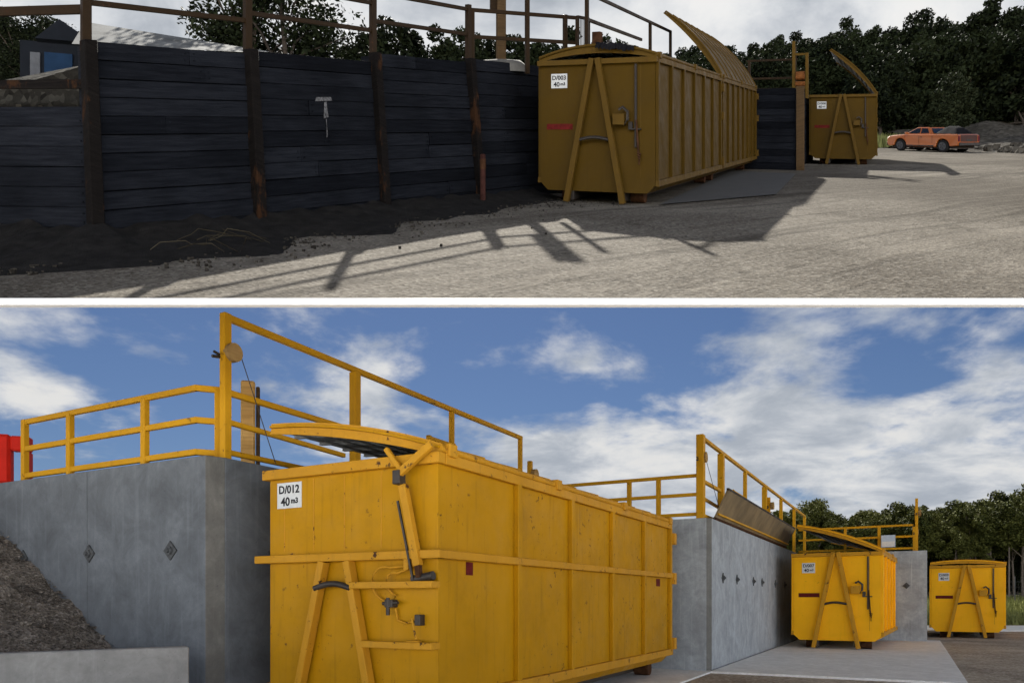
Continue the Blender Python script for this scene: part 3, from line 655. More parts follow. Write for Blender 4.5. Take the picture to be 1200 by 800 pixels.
# red barrier at far left
rb = thing('plastic_barrier', (-7.50,11.05,WH+.05), .25, 'red plastic barrier standing on the deck at the end of the near guard rail', 'barrier')
m = MB(); m.box(-.75,.03,-.10,.10,.0,.74); m.build('body', REDP, rb, None, .04)
m = MB(); m.box(.03,.28,-.09,.09,.50,.72); m.build('hook', REDP, rb, None, .02)
m = MB(); m.box(.20,.28,-.09,.09,.08,.50); m.build('hook', REDP, rb, None, .02)

# ------------------------------------------------------------------ trees
def crown_mesh(seed, rx, rz, zc, clumps, leaves, size, shell=.75, flat=1.0):
    rnd = random.Random(seed); m = MB()
    cs = []
    for _ in range(clumps):
        th = rnd.uniform(0,6.283); ph = math.acos(rnd.uniform(-.85,1)); rr = rnd.uniform(shell*.55,1.0)
        cs.append((Vector((rx*rr*math.sin(ph)*math.cos(th), rx*rr*math.sin(ph)*math.sin(th), zc+rz*rr*math.cos(ph))), rnd.uniform(.22,.42)*rx))
    for c, r in cs:
        for _ in range(leaves):
            d = Vector((rnd.gauss(0,1),rnd.gauss(0,1),rnd.gauss(0,1))).normalized()*r*(rnd.random()**.45); d.z *= .7
            p = c+d; s = size*rnd.uniform(.6,1.4)
            a = Vector((rnd.gauss(0,1),rnd.gauss(0,1),rnd.gauss(0,.6))).normalized(); b = a.cross(Vector((rnd.gauss(0,1),rnd.gauss(0,1),rnd.gauss(0,1)))).normalized()
            m.add([p-a*s-b*s*.45, p+a*s*.2-b*s*.5, p+a*s, p-a*s*.1+b*s*.55],[(0,1,2,3)])
    return m, cs
def make_tree(name, label, cat, group, seed, height, trunk_h, rx, rz, leafm, barkm, clumps, leaves, size, tr=.16, stems=1):
    rnd = random.Random(seed+99); t = thing(name, (0,0,0), 0, label, cat, group)
    zc = height-rz
    cm, cs = crown_mesh(seed, rx, rz, zc, clumps, leaves, size)
    m = MB()
    for k in range(stems):
        bx, by = (rnd.uniform(-.5,.5),rnd.uniform(-.5,.5)) if stems > 1 else (0,0)
        tx, ty = rnd.uniform(-.5,.5)+bx, rnd.uniform(-.5,.5)+by
        pts = [(bx,by,-.3),(bx+(tx-bx)*.2,by+(ty-by)*.2,trunk_h*.4),(bx+(tx-bx)*.5+.1,by+(ty-by)*.5,trunk_h),(tx,ty,zc+rz*.5)]
        m.tube(pts,[tr,tr*.85,tr*.65,tr*.25],7)
        for c, r in rnd.sample(cs, min(5,len(cs))):
            zz = min(max(trunk_h*.8, c.z-1.5), c.z); m.tube([(bx+(tx-bx)*.5,by+(ty-by)*.5,zz),((tx+c.x)/2,(ty+c.y)/2,(zz+c.z)/2+.2),tuple(c)],[tr*.4,tr*.28,tr*.12],5)
    m.build('trunk', barkm, t); cm.build('crown', leafm, t, fix=False)
    return t
rnd = random.Random(21)
protoL = [make_tree('forest_tree','slender eucalypt in the forest edge behind the farthest bin','tree','eucalypts in the forest behind the bins',s,h_,th_,rx_,rz_,LEAF_L,BARK,cl,lv*2,.13,.13) for s,h_,th_,rx_,rz_,cl,lv in ((1,10.2,5.2,2.2,2.6,30,95),(2,9.2,4.4,2.0,2.4,28,95),(3,10.8,5.8,2.5,2.5,34,95),(4,9.6,4.0,2.3,2.9,34,95))]
spots = []
for row, (y, n_) in enumerate(((80,24),(84,26),(89,28),(95,30),(103,32),(112,34),(122,36))):
    for i in range(n_):
        px = .365+.40*(i+rnd.uniform(-.3,.3)+.5)/n_; spots.append((px*y+rnd.uniform(-.5,.5), y+rnd.uniform(-1.6,1.6), row))
for k, (x, y, row) in enumerate(spots):
    o = protoL[k] if k < 4 else copy_tree(protoL[k%4])
    o.location = (x, y, grass_bank_z(x,y)-.1); o.rotation_euler.z = rnd.uniform(0,6.28)
    s = rnd.uniform(.80,1.0)*(1+.02*row)*(1.0+.15*max(0,(x/y-.5)/.2)); o.scale = (s*rnd.uniform(.9,1.15),s*rnd.uniform(.9,1.15),s)
sc0 = make_tree('scrub_bush','dark scrubby bush among the trunks at the forest edge behind the bins','bush','scrub among the forest trunks',91,3.6,.6,1.9,1.7,LEAF_U,BARKD,26,170,.12,.06,3)
for k in range(80):
    y = rnd.uniform(84,118); x = y*rnd.uniform(.36,.77); o = sc0 if k == 0 else copy_tree(sc0)
    o.location = (x,y,grass_bank_z(x,y)-.1); o.rotation_euler.z = rnd.uniform(0,6.28); s = rnd.uniform(.8,1.5); o.scale = (s,s,s*rnd.uniform(.9,1.3))
m = MB(); hx_, hy_ = 40, 12; vs = []
for j in range(hy_+1):
    for i in range(hx_+1):
        x, y = 5+140*i/hx_, 124+50*j/hy_; vs.append((x,y,grass_bank_z(0,124)-.3+(y-124)*.22+1.6*mnoise.noise(Vector((x*.09,y*.09,1)))))
m.add(vs,[(j*(hx_+1)+i,j*(hx_+1)+i+1,(j+1)*(hx_+1)+i+1,(j+1)*(hx_+1)+i) for j in range(hy_) for i in range(hx_)],True)
tag(m.build('forest_hill', plain('forest_hill_floor',(.022,.028,.014),.95,0,.5,.8,.5)), kind='structure')
# wire fence at the foot of the forest
fx = thing('wire_fence', (34,70,0), 0, 'tall wire mesh fence standing in front of the forest trunks', 'fence')
for i in range(11):
    m = MB(); m.tube([(i*3.4,0,grass_bank_z(0,70)-.1),(i*3.4,0,3.6)],.035,6); m.build('post', WIRE, fx)
m = MB()
for z in (.5,1.2,1.9,2.6,3.1): m.bar((0,0,z),(34,0,z),.015,.015)
for i in range(110): m.bar((i*.31,0,.3),(i*.31,0,3.1),.006,.006)
m.build('mesh', WIRE, fx)

# ================================================================== HILLSIDE YARD
# sheet of gravel on the slope, carried on a thin deck with a white divider strip along its lower edge
m = MB(); rows = [6.77+.6*i for i in range(60)]+[44+2.5*i for i in range(24)]; nxg = 60; vs = []
def yard_rel(x,y):   # undulation of the yard surface
    k = min(1,max(0,(y-9)/8)); return .02*k*mnoise.noise(Vector((x*.35,y*.35,2)))
for y in rows:
    hw = .72*y+1.8
    for i in range(nxg+1):
        x = -hw+2*hw*i/nxg; vs.append((x,y,yard_z(x,y)+yard_rel(x,y)))
q = nxg+1; nr_ = len(rows)
m.add(vs,[(j*q+i,j*q+i+1,(j+1)*q+i+1,(j+1)*q+i) for j in range(nr_-1) for i in range(nxg)],True)
tag(m.build('yard', YARD), kind='structure')
m = MB(); vs = []
for y, th in ((6.80,.015),(7.3,.06),(9,.2),(101,.6)):
    hw = .72*y+1.75
    vs += [(-hw,y,yard_z(0,y)-.05),(hw,y,yard_z(0,y)-.05),(hw,y,yard_z(0,y)-.05-th),(-hw,y,yard_z(0,y)-.05-th)]
fs = [(0,1,2,3),(12,15,14,13)]
for k in range(3):
    b = 4*k; fs += [(b,b+1,b+5,b+4),(b+1,b+2,b+6,b+5),(b+2,b+3,b+7,b+6),(b+3,b,b+4,b+7)]
m.add(vs,fs); tag(m.build('yard_deck', PAD), kind='structure')
m = MB(); m.box(-6.7,6.7,6.72,6.79,1.5+2.668,1.5+2.729); tag(m.build('divider_strip', WHITE, None, None, .004), kind='structure')  # white dividing line between the two scenes, built as a strip

UZ = -R(25.97); UA = Vector((.438,.899)); UD = Vector((.899,-.438))
def up_loc(x,y): return (x,y,yard_z(x,y))
BATTER = (-.24,.20)    # the old wall leans back
# --- sleeper wall: bays between posts
def sleeper_wall(pts, heights, label, batter=BATTER, posts=True, board=.24, mark=None, group='dark timber retaining walls', posttop=0):
    O = Vector(pts[0]); t = thing('sleeper_wall', up_loc(*pts[0]), 0, label, 'retaining wall', group)
    P = [Vector(p)-O for p in pts]; rk = (0,GRADE); rnd = random.Random(len(label))
    for i in range(len(P)-1):
        a, b = P[i], P[i+1]; d = (b-a).normalized(); n = Vector((d.y,-d.x)); H = heights[i]
        bx, by = (Vector(batter) if batter else Vector((0,0)))
        m = MB(); nb = int(H/board)
        for k in range(nb):
            z0, z1 = k*H/nb+.004, (k+1)*H/nb-.006; off = rnd.uniform(-.012,.012); k0, k1 = z0/3.0, z1/3.0
            sag_ = rnd.uniform(-.012,.012)
            vs = []
            Ln_ = (b-a).length; ends = [0,1] if rnd.random() < .55 else [0,rnd.uniform(.3,.7),1]
            for f0, f1 in zip(ends[:-1],ends[1:]):
                pa, pb = a+(b-a)*f0, a+(b-a)*f1-d*.004; oa, ob = off+rnd.uniform(-.014,.014), off+rnd.uniform(-.014,.014); dz0, dz1 = rnd.uniform(-.007,.007), rnd.uniform(-.007,.007); vs = []
                for z, kk, e in ((z0,k0,.0),(z1,k1,1)):
                    for qv, dz in ((pa+n*oa,dz0),(pb+n*ob,dz1),(pb-n*.1,dz1),(pa-n*.1,dz0)): vs.append((qv.x+bx*kk,qv.y+by*kk,z+dz*e))
                m.add(vs,[(3,2,1,0),(4,5,6,7),(0,1,5,4),(1,2,6,5),(2,3,7,6),(3,0,4,7)])
                for fz in (z0+.07,z1-.07):
                    for pv in (pa+d*.06,pb-d*.06):
                        q0 = pv+n*(max(oa,ob)); kk = fz/3; m.tube([(q0.x+bx*kk,q0.y+by*kk,fz),(q0.x+bx*kk+n.x*.012,q0.y+by*kk+n.y*.012,fz)],.012,6)
        back = [a-n*.11,b-n*.11,b-n*.35,a-n*.35]; vs = []
        for z, kk in ((-.2,0),(H-.05,H/3)): vs += [(q_.x+bx*kk,q_.y+by*kk,z) for q_ in back]
        m.add(vs,[(3,2,1,0),(4,5,6,7),(0,1,5,4),(1,2,6,5),(2,3,7,6),(3,0,4,7)])
        pn = m.build('boards', SLEEP, t, rk, .006)
        if mark == i:
            c = a+(b-a)*.52; m2 = MB()
            for (u0,u1,z0,z1) in ((-.16,.20,1.98,2.06),(.0,.10,1.70,1.98),(.03,.06,1.38,1.70)):
                vs = []
                for (u,z) in ((u0,z0),(u1,z0+.02),(u1-.02,z1),(u0+.03,z1-.01)):
                    qv = c+d*u+n*.022; kk = z/3; vs.append((qv.x+bx*kk,qv.y+by*kk,z))
                m2.add(vs,[(0,1,2,3)])
            m2.build('paint_splash', plain('chalky_splash',(.10,.10,.105),.9,0,.8,24), pn, rk)
    if posts:
        for i, p in enumerate(P):
            j = min(i,len(P)-2); d = (P[j+1]-P[j]).normalized(); n = Vector((d.y,-d.x)); ht = max(heights[max(0,i-1)],heights[j])+posttop
            m = MB(); kk = ht/3; m.post(p.x+n.x*.05,p.y+n.y*.05,-.15,ht,.155,.20,math.atan2(d.y,d.x),(batter[0]*kk,batter[1]*kk)); m.build('wall_post', POSTM, t, rk, .012)
    return t
pA, pB, pC, pD, pE = (-5.29,9.4),(-3.80,11.1),(-2.28,13.2),(-.67,15.2),(1.10,17.39)
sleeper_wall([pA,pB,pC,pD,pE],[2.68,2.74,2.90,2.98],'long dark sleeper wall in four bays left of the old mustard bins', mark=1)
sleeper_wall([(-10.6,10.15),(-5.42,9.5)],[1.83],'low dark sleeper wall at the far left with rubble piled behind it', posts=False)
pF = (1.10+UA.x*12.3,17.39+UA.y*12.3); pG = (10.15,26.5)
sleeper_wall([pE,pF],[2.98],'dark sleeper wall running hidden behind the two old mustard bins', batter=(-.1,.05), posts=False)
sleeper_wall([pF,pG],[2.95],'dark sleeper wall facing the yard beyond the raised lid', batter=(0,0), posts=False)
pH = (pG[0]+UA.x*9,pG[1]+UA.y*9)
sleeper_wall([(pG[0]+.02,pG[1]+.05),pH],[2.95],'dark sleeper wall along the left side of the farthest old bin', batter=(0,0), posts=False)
ep = thing('corner_post', up_loc(10.3,26.42), UZ, 'tall weathered post at the outer corner of the wall beyond the raised lid', 'post')
m = MB(); m.post(0,0,-.1,3.0,.26,.26); m.build('post_body', WOOD, ep, rake_for(UZ), .012)
# fill behind the old wall
m = MB(); ol = [(-8.7,10.4),(-5.55,9.95),(-4.05,11.65),(-2.55,13.75),(-.95,15.8),(.75,17.85),(pF[0]-.3,pF[1]+.4),(pG[0]-.2,pG[1]+.35),(pH[0]-.35,pH[1]),(pH[0]-12,pH[1]+10),(-14,30),(-13,14)]
n_ = len(ol); lean = [(-.22,.19)]*5+[(0,0)]*7; tops = [1.75,2.55,2.6,2.78,2.86,2.88,2.88,2.85,2.85,2.85,2.3,1.8]
vs = [(x,y,yard_z(x,y)-.1) for x,y in ol]+[(x+l[0],y+l[1],yard_z(x,y)+tp_) for (x,y),l,tp_ in zip(ol,lean,tops)]
m.add(vs,[tuple(range(n_))[::-1],tuple(range(n_,2*n_))]+[(i,(i+1)%n_,n_+(i+1)%n_,n_+i) for i in range(n_)])
tag(m.build('upper_terrace', stony('terrace_fill',(.014,.013,.011),(.040,.037,.031),(.08,.075,.062),12,.6)), kind='structure')

# --- shade-toned mustard bins
hook_bin(up_loc(1.71,15.06), UZ, 2.45, 6.85, 2.93, MUST, MUST_EDGE, 'shade-toned mustard bin with closed lid, nearest in the gravel yard, numbered D/003', 'D/003', lid_angle=0, sag=.22, ribs=6, upper=True, group='shade-toned mustard hook-lift bins', tarp=True)
hook_bin(up_loc(1.71+UA.x*7.0,15.06+UA.y*7.0), UZ, 2.45, 6.75, 2.93, MUST, MUST_EDGE, 'shade-toned mustard bin with tall raised lid, standing end to end behind bin D/003', 'D/005', lid_angle=50, sag=.16, ribs=7, upper=True, group='shade-toned mustard hook-lift bins')
hook_bin(up_loc(13.5,30.2), UZ, 2.42, 6.5, 2.86, MUST, MUST_EDGE, 'shade-toned mustard bin with raised lid near the orange ute', 'D/008', lid_angle=47, sag=.15, ribs=6, upper=True, group='shade-toned mustard hook-lift bins')
m = MB(); cpad = [(2.9,14.6),(6.0,14.6+2.2),(9.3,24.2),(7.6,25.6)]
m.poly([(x,y,yard_z(x,y)+.028) for x,y in cpad]); tag(m.build('old_concrete_pad', PAD_OLD), kind='structure')

# --- old rails on the wall
lean1 = Vector(BATTER)
def wl(p): return (p[0]+lean1.x,p[1]+lean1.y)
A_, B_, C_, D_, E_ = [wl(p) for p in (pA,pB,pC,pD,pE)]
seglen = [ (Vector(b)-Vector(a)).length for a,b in ((A_,B_),(B_,C_),(C_,D_))]
L1_, L2_, L3_ = seglen[0], seglen[0]+seglen[1], sum(seglen)
railing('guard_rail', [A_,B_,C_,D_], [(3.18,0,L1_),(3.30,L1_,L2_),(3.48,L2_,L3_),(3.72,0,L1_),(3.80,L1_,L2_),(4.0,L2_,L3_)], [(0,4.6),(L1_,4.3),(L2_,4.3),(L3_,4.1)], 'old brown two-bar rail along the four bays of the long sleeper wall', RAILO, base=2.5, rs=.075, ps=.11, group='old brown guard rails', rake=True, z_at=yard_z)
railing('guard_rail', [(-8.7,10.2),(-5.55,9.68)], [3.10], [(0.02,3.2)], 'single thick brown rail at the far left above the low sleeper wall', RAILO, base=1.75, rs=.12, ps=.12, group='old brown guard rails', rake=True, z_at=yard_z)
railing('timber_beam', [(-8.7,10.05),(-5.45,9.62)], [2.12], [(.1,2.12)], 'dark timber beam spanning above the low sleeper wall at the far left', POSTM, base=1.7, rs=.12, ps=.12, group='old brown guard rails', rake=True, z_at=yard_z)
D2 = (D_[0]+.03,D_[1]+.05); K_ = (1.33,16.05)
railing('guard_rail', [D2,(1.45,16.6)], [3.44,4.0], [(.05,4.0),(1.35,4.7),(2.3,4.05)], 'old brown two-bar rail from the wall bend to the nearest old bin', RAILO, base=2.7, rs=.08, ps=.09, group='old brown guard rails', rake=True, z_at=yard_z)
railing('tall_rail', [(1.62,16.0),(1.62+UA.x*7.4,16.0+UA.y*7.4)], [4.46,(3.88,0,4.2)], [(.0,4.8),(5.07,4.46),(7.36,4.49)], 'old tall brown rail rising behind the closed lid of bin D/003', RAILO, base=2.7, rs=.075, ps=.085, group='old brown guard rails', rake=True, z_at=yard_z)
gt = thing('mesh_gate', up_loc(1.42,16.1), UZ+R(75), 'small brown mesh gate panel in the old rail above the nearest old bin', 'gate')
m = MB()
for a,b in (((0,0,3.2),(0,0,3.95)),((.42,0,3.1),(.42,0,3.95)),((0,0,3.95),(.42,0,3.95)),((0,0,3.3),(.42,0,3.2))): m.bar(a,b,.06,.06)
m.build('frame', RAILO, gt, rake_for(UZ+R(75)))
m = MB()
for i in range(9): m.bar((.05*i+.02,0,3.25),(.05*i+.02,0,3.93),.012,.012)
m.build('mesh', DARKST, gt, rake_for(UZ+R(75)))
sp = thing('timber_post', up_loc(1.95,16.9), UZ, 'stubby red-brown timber post behind the nearest old bin', 'post')
m = MB(); m.post(0,0,2.8,3.72,.20,.18); m.build('post_body', RUSTY, sp, rake_for(UZ), .01)
rc = thing('gas_bottle', up_loc(2.25,17.3), 0, 'small faded red bottle standing behind the lid of the nearest old bin', 'bottle')
m = MB(); m.tube([(0,0,2.88),(0,0,3.35),(0,0,3.45),(0,0,3.5)],[.12,.12,.09,.04],12); m.build('bottle_body', REDT, rc)
m = MB(); m.tube([(0,0,3.49),(0,0,3.58)],.035,8); m.build('valve', DARKST, rc)
# light pole in a concrete footing
lpz = thing('timber_pole', up_loc(-.25,16.8), 0, 'brown square timber pole set in a rounded concrete footing on the old wall', 'pole')
m = MB(); m.post(0,0,2.85,5.6,.20,.20,.2); m.build('pole_body', WOOD, lpz, (0,GRADE), .012)
m = MB(); m.post(-.17,0,4.15,5.6,.16,.12,.2); m.build('side_box', RAILO, lpz, (0,GRADE), .01)
m = MB(); vs = []; 
for k,(rr,z) in enumerate(((.58,2.8),(.56,2.96),(.44,3.06),(.0,3.1))):
    for i in range(14): vs.append((rr*math.cos(i*.4488)*1.0,rr*.7*math.sin(i*.4488),z))
m.add(vs,[(k*14+i,k*14+(i+1)%14,(k+1)*14+(i+1)%14,(k+1)*14+i) for k in range(3) for i in range(14)],True)
m.build('footing', CONC_D, lpz, (0,GRADE))
# far tower of posts with a rusty winch
railing('guard_rail', [(9.2,29.0),(10.9,28.2)], [3.0,3.42,4.12], [(.1,4.15),(1.78,4.6)], 'old brown rail above the wall beyond the raised lid', RAILO, base=2.7, rs=.08, ps=.10, group='old brown guard rails', rake=True, z_at=yard_z)
tw = thing('winch_tower', up_loc(10.75,27.6), UZ, 'old winch frame of two posts with a rusty drum at the yard corner', 'winch')
for x in (-.22,.24):
    m = MB(); m.post(x,0,2.6,4.75 if x<0 else 4.3,  .11,.11); m.build('post', MUST_EDGE, tw, rake_for(UZ), .008)
m = MB(); m.tube([(-.14,0,3.45),(.16,0,3.45)],.17,14); m.tube([(-.16,0,3.15),(.18,0,3.15)],.10,12); m.build('drum', plain('rust_orange',(.16,.06,.018),.9,.0,.5,9), tw, rake_for(UZ))
m = MB(); m.bar((-.22,0,4.25),(.24,0,4.25),.08,.08); m.bar((-.22,0,3.0),(.24,0,3.0),.08,.08); m.build('crossbar', MUST_EDGE, tw, rake_for(UZ))
# bollard
bo = thing('bollard', up_loc(-.58,14.72), 0, 'thin rusty pink bollard standing against the sleeper wall left of the old bin', 'bollard')
m = MB(); m.tube([(0,0,-.1),(0,0,1.0),(0,0,1.02)],[.055,.055,.03],12); m.build('pipe', plain('faded_red',(.045,.018,.014),.7,0,.5,8), bo, (0,GRADE))
m = MB(); m.tube([(0,0,.72),(0,0,.92)],.060,12); m.build('band', RUSTY, bo, (0,GRADE))
# shed and lean-to roof behind the wall
sh = thing('shed', up_loc(-9.05,14.6), .12, 'small dark gabled shed with a blue door at the far left behind the low wall', 'shed')
m = MB(); m.box(-.62,.75,0,1.5,1.7,3.22); m.build('walls', SHEDM, sh)
m = MB(); m.prism([(-.30,3.21),(.80,3.21),(.15,3.62)],-.1,1.6,'y'); m.build('roof', SHEDM, sh)
m = MB(); m.box(-.16,.36,-.03,0,2.3,3.0); m.build('door', BLUE, sh)
m = MB(); m.box(-.42,-.24,-.03,0,2.3,2.98); m.build('white_jamb', plain('grey_jamb',(.10,.105,.115),.7,0,.2,5), sh)
lr = thing('corrugated_roof', up_loc(-7.55,12.85), 0, 'pale corrugated lean-to roof showing just above the first bay of the sleeper wall', 'roof')
m = MB(); K = 60; vs = []
for v in (0,1):
    for i in range(K+1):
        u = i/K; x = -.1+2.75*u-.75*v*(1-u); y = 1.35*u+1.7*v*(1-.55*u); z = 3.0-.02*u+v*(.52*(1-u)+.10); vs.append((x,y,z))
m.add(vs,[(i,i+1,K+1+i+1,K+1+i) for i in range(K)],True); m.build('sheet', ROOFM, lr, (0,GRADE))
for x,y in ((.1,.3),(2.2,1.4),(-.5,1.6),(1.6,1.9)):
    m = MB(); m.post(x,y,1.9,2.92,.09,.09); m.build('post', POSTM, lr, (0,GRADE))
# --- rubble and rubbish at the foot of the wall
rnd = random.Random(8); m = MB()
def stone(m, x, y, z, s):
    vs = []; 
    for i in range(8):
        vs.append(Vector(((1 if i&1 else -1)*rnd.uniform(.5,1),(1 if i&2 else -1)*rnd.uniform(.5,1),(1 if i&4 else -1)*rnd.uniform(.4,.8)))*s+Vector((x,y,z)))
    m.add(vs,[(0,2,3,1),(4,5,7,6),(0,1,5,4),(1,3,7,5),(3,2,6,7),(2,0,4,6)])
foot = [pA,pB,pC,pD,(.5,16.6)]
for _ in range(1600):
    i = rnd.choice((0,0,0,1,1,2,3)); u = rnd.random(); a, b = Vector(foot[i]),Vector(foot[i+1]); p = a+(b-a)*u; d = (b-a).normalized(); n = Vector((d.y,-d.x))
    p = p+n*(abs(rnd.gauss(0,.9))+.15); s = rnd.choice((.008,.010,.012,.016,.02,.022)); stone(m, p.x,p.y,yard_z(p.x,p.y)+s*.5,s)
for _ in range(500):
    p = Vector((rnd.uniform(-7.5,-5),rnd.uniform(7.8,9.4))); s = rnd.choice((.015,.02,.03)); stone(m,p.x,p.y,yard_z(p.x,p.y)+s*.5,s)
tag(m.build('rubble', stony('dark_stones',(.018,.016,.014),(.05,.045,.038),(.075,.07,.06),9,.8), fix=False), 'scattered stones and rubbish along the foot of the sleeper wall', 'rubble', kind='stuff')
m = MB(); vs = []   # dirt berm at the wall foot, widened and darkened to deepen the wall's shade
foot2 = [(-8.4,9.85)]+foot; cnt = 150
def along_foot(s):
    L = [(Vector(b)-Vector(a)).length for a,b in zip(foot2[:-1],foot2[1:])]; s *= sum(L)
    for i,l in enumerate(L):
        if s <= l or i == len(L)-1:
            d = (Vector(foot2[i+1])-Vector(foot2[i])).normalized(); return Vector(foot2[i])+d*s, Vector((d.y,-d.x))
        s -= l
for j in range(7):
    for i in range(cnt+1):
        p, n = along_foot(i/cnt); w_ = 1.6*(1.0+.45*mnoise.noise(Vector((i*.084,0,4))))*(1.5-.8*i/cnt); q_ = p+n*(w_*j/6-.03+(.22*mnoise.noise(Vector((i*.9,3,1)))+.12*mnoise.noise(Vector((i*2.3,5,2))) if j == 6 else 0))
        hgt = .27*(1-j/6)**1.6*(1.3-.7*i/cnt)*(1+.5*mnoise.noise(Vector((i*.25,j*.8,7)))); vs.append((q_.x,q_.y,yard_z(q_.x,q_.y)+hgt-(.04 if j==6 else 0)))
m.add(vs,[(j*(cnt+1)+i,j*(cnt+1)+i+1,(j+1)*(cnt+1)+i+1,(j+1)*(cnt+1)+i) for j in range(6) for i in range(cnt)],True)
tag(m.build('shade_dirt_bank', plain('shade_dark_dirt',(.014,.013,.012),.95,0,.5,5,1)), kind='structure')
m = MB()
for _ in range(6):
    x0, y0 = rnd.uniform(-4.3,-3.7), rnd.uniform(8.3,9.2); pts = [(x0+k*.16*rnd.uniform(.5,1.1), y0+k*.12*rnd.uniform(.2,1.2), yard_z(0,y0+k*.1)+.1+.05*math.sin(k)+.06) for k in range(6)]
    m.tube(pts,.005,4)
tag(m.build('dry_twigs', DRYM, fix=False), 'dry twigs and stalks lying in front of the first bay', 'twigs', kind='stuff')
m = MB()
for _ in range(900):
    p = Vector((rnd.uniform(-8.6,-5.7),rnd.uniform(10.2,12.6))); s = rnd.choice((.015,.025,.04)); stone(m,p.x,p.y,yard_z(p.x,p.y)+1.80+.16*(p.y-10.2)+s*.4,s)
tag(m.build('rubble_heap', stony('pale_rubble',(.03,.028,.022),(.085,.075,.06),(.12,.11,.09),6,.8), fix=False), 'pale rubble heaped behind the low wall at the far left', 'rubble', kind='stuff')

# --- earth banks at the right of the yard
def bank(name, x0, x1, y0, y1, hf, mat, n=50):
    m = MB(); vs = []
    for j in range(n+1):
        for i in range(n+1):
            x, y = x0+(x1-x0)*i/n, y0+(y1-y0)*j/n; vs.append((x,y,yard_z(x,y)-.15+hf(x,y,i/n,j/n)))
    m.add(vs,[(j*(n+1)+i,j*(n+1)+i+1,(j+1)*(n+1)+i+1,(j+1)*(n+1)+i) for j in range(n) for i in range(n)],True)
    return tag(m.build(name, mat), kind='structure')
def nz(x,y,s,k=0): return mnoise.noise(Vector((x*s,y*s,k)))
bank('earth_bank', 27,46,42,56, lambda x,y,u,v: math.sin(math.pi*min(1,max(0,v)))*(.3+3.0*max(0,u-.12)**1.15)*(1+.25*nz(x,y,.5))+.12*nz(x,y,2.5)+.1*nz(x,y,6), BANK)
bank('earth_bank', 30,58,54,66, lambda x,y,u,v: math.sin(math.pi*v)*(1.3+2.2*u)*(1+.3*nz(x,y,.4,3))+.15*nz(x,y,2,3), BANK)
rnd = random.Random(31); m = MB()
for _ in range(500):
    x, y = rnd.uniform(29,44), rnd.uniform(42,47); s = rnd.choice((.06,.1,.15,.22)); stone(m,x,y,yard_z(x,y)+max(0,(x-29)*.06)*(y-41)/5+s*.4,s)
tag(m.build('rocks', BANK, fix=False), 'broken rocks spilling from the earth bank right of the ute', 'rocks', kind='stuff')
m = MB()
for _ in range(4000):
    x, y = rnd.uniform(19,30), rnd.uniform(54,58.5); z = yard_z(x,y); h = rnd.uniform(.3,1.1); a = rnd.uniform(0,6.28); wd = rnd.uniform(.04,.09)
    m.add([(x-wd*math.cos(a),y-wd*math.sin(a),z),(x+wd*math.cos(a),y+wd*math.sin(a),z),(x+rnd.uniform(-.2,.2),y+rnd.uniform(-.2,.2),z+h)],[(0,1,2)])
tag(m.build('long_grass', GRASSM, fix=False), 'long grass at the edge of the yard left of the ute', 'grass', kind='stuff')

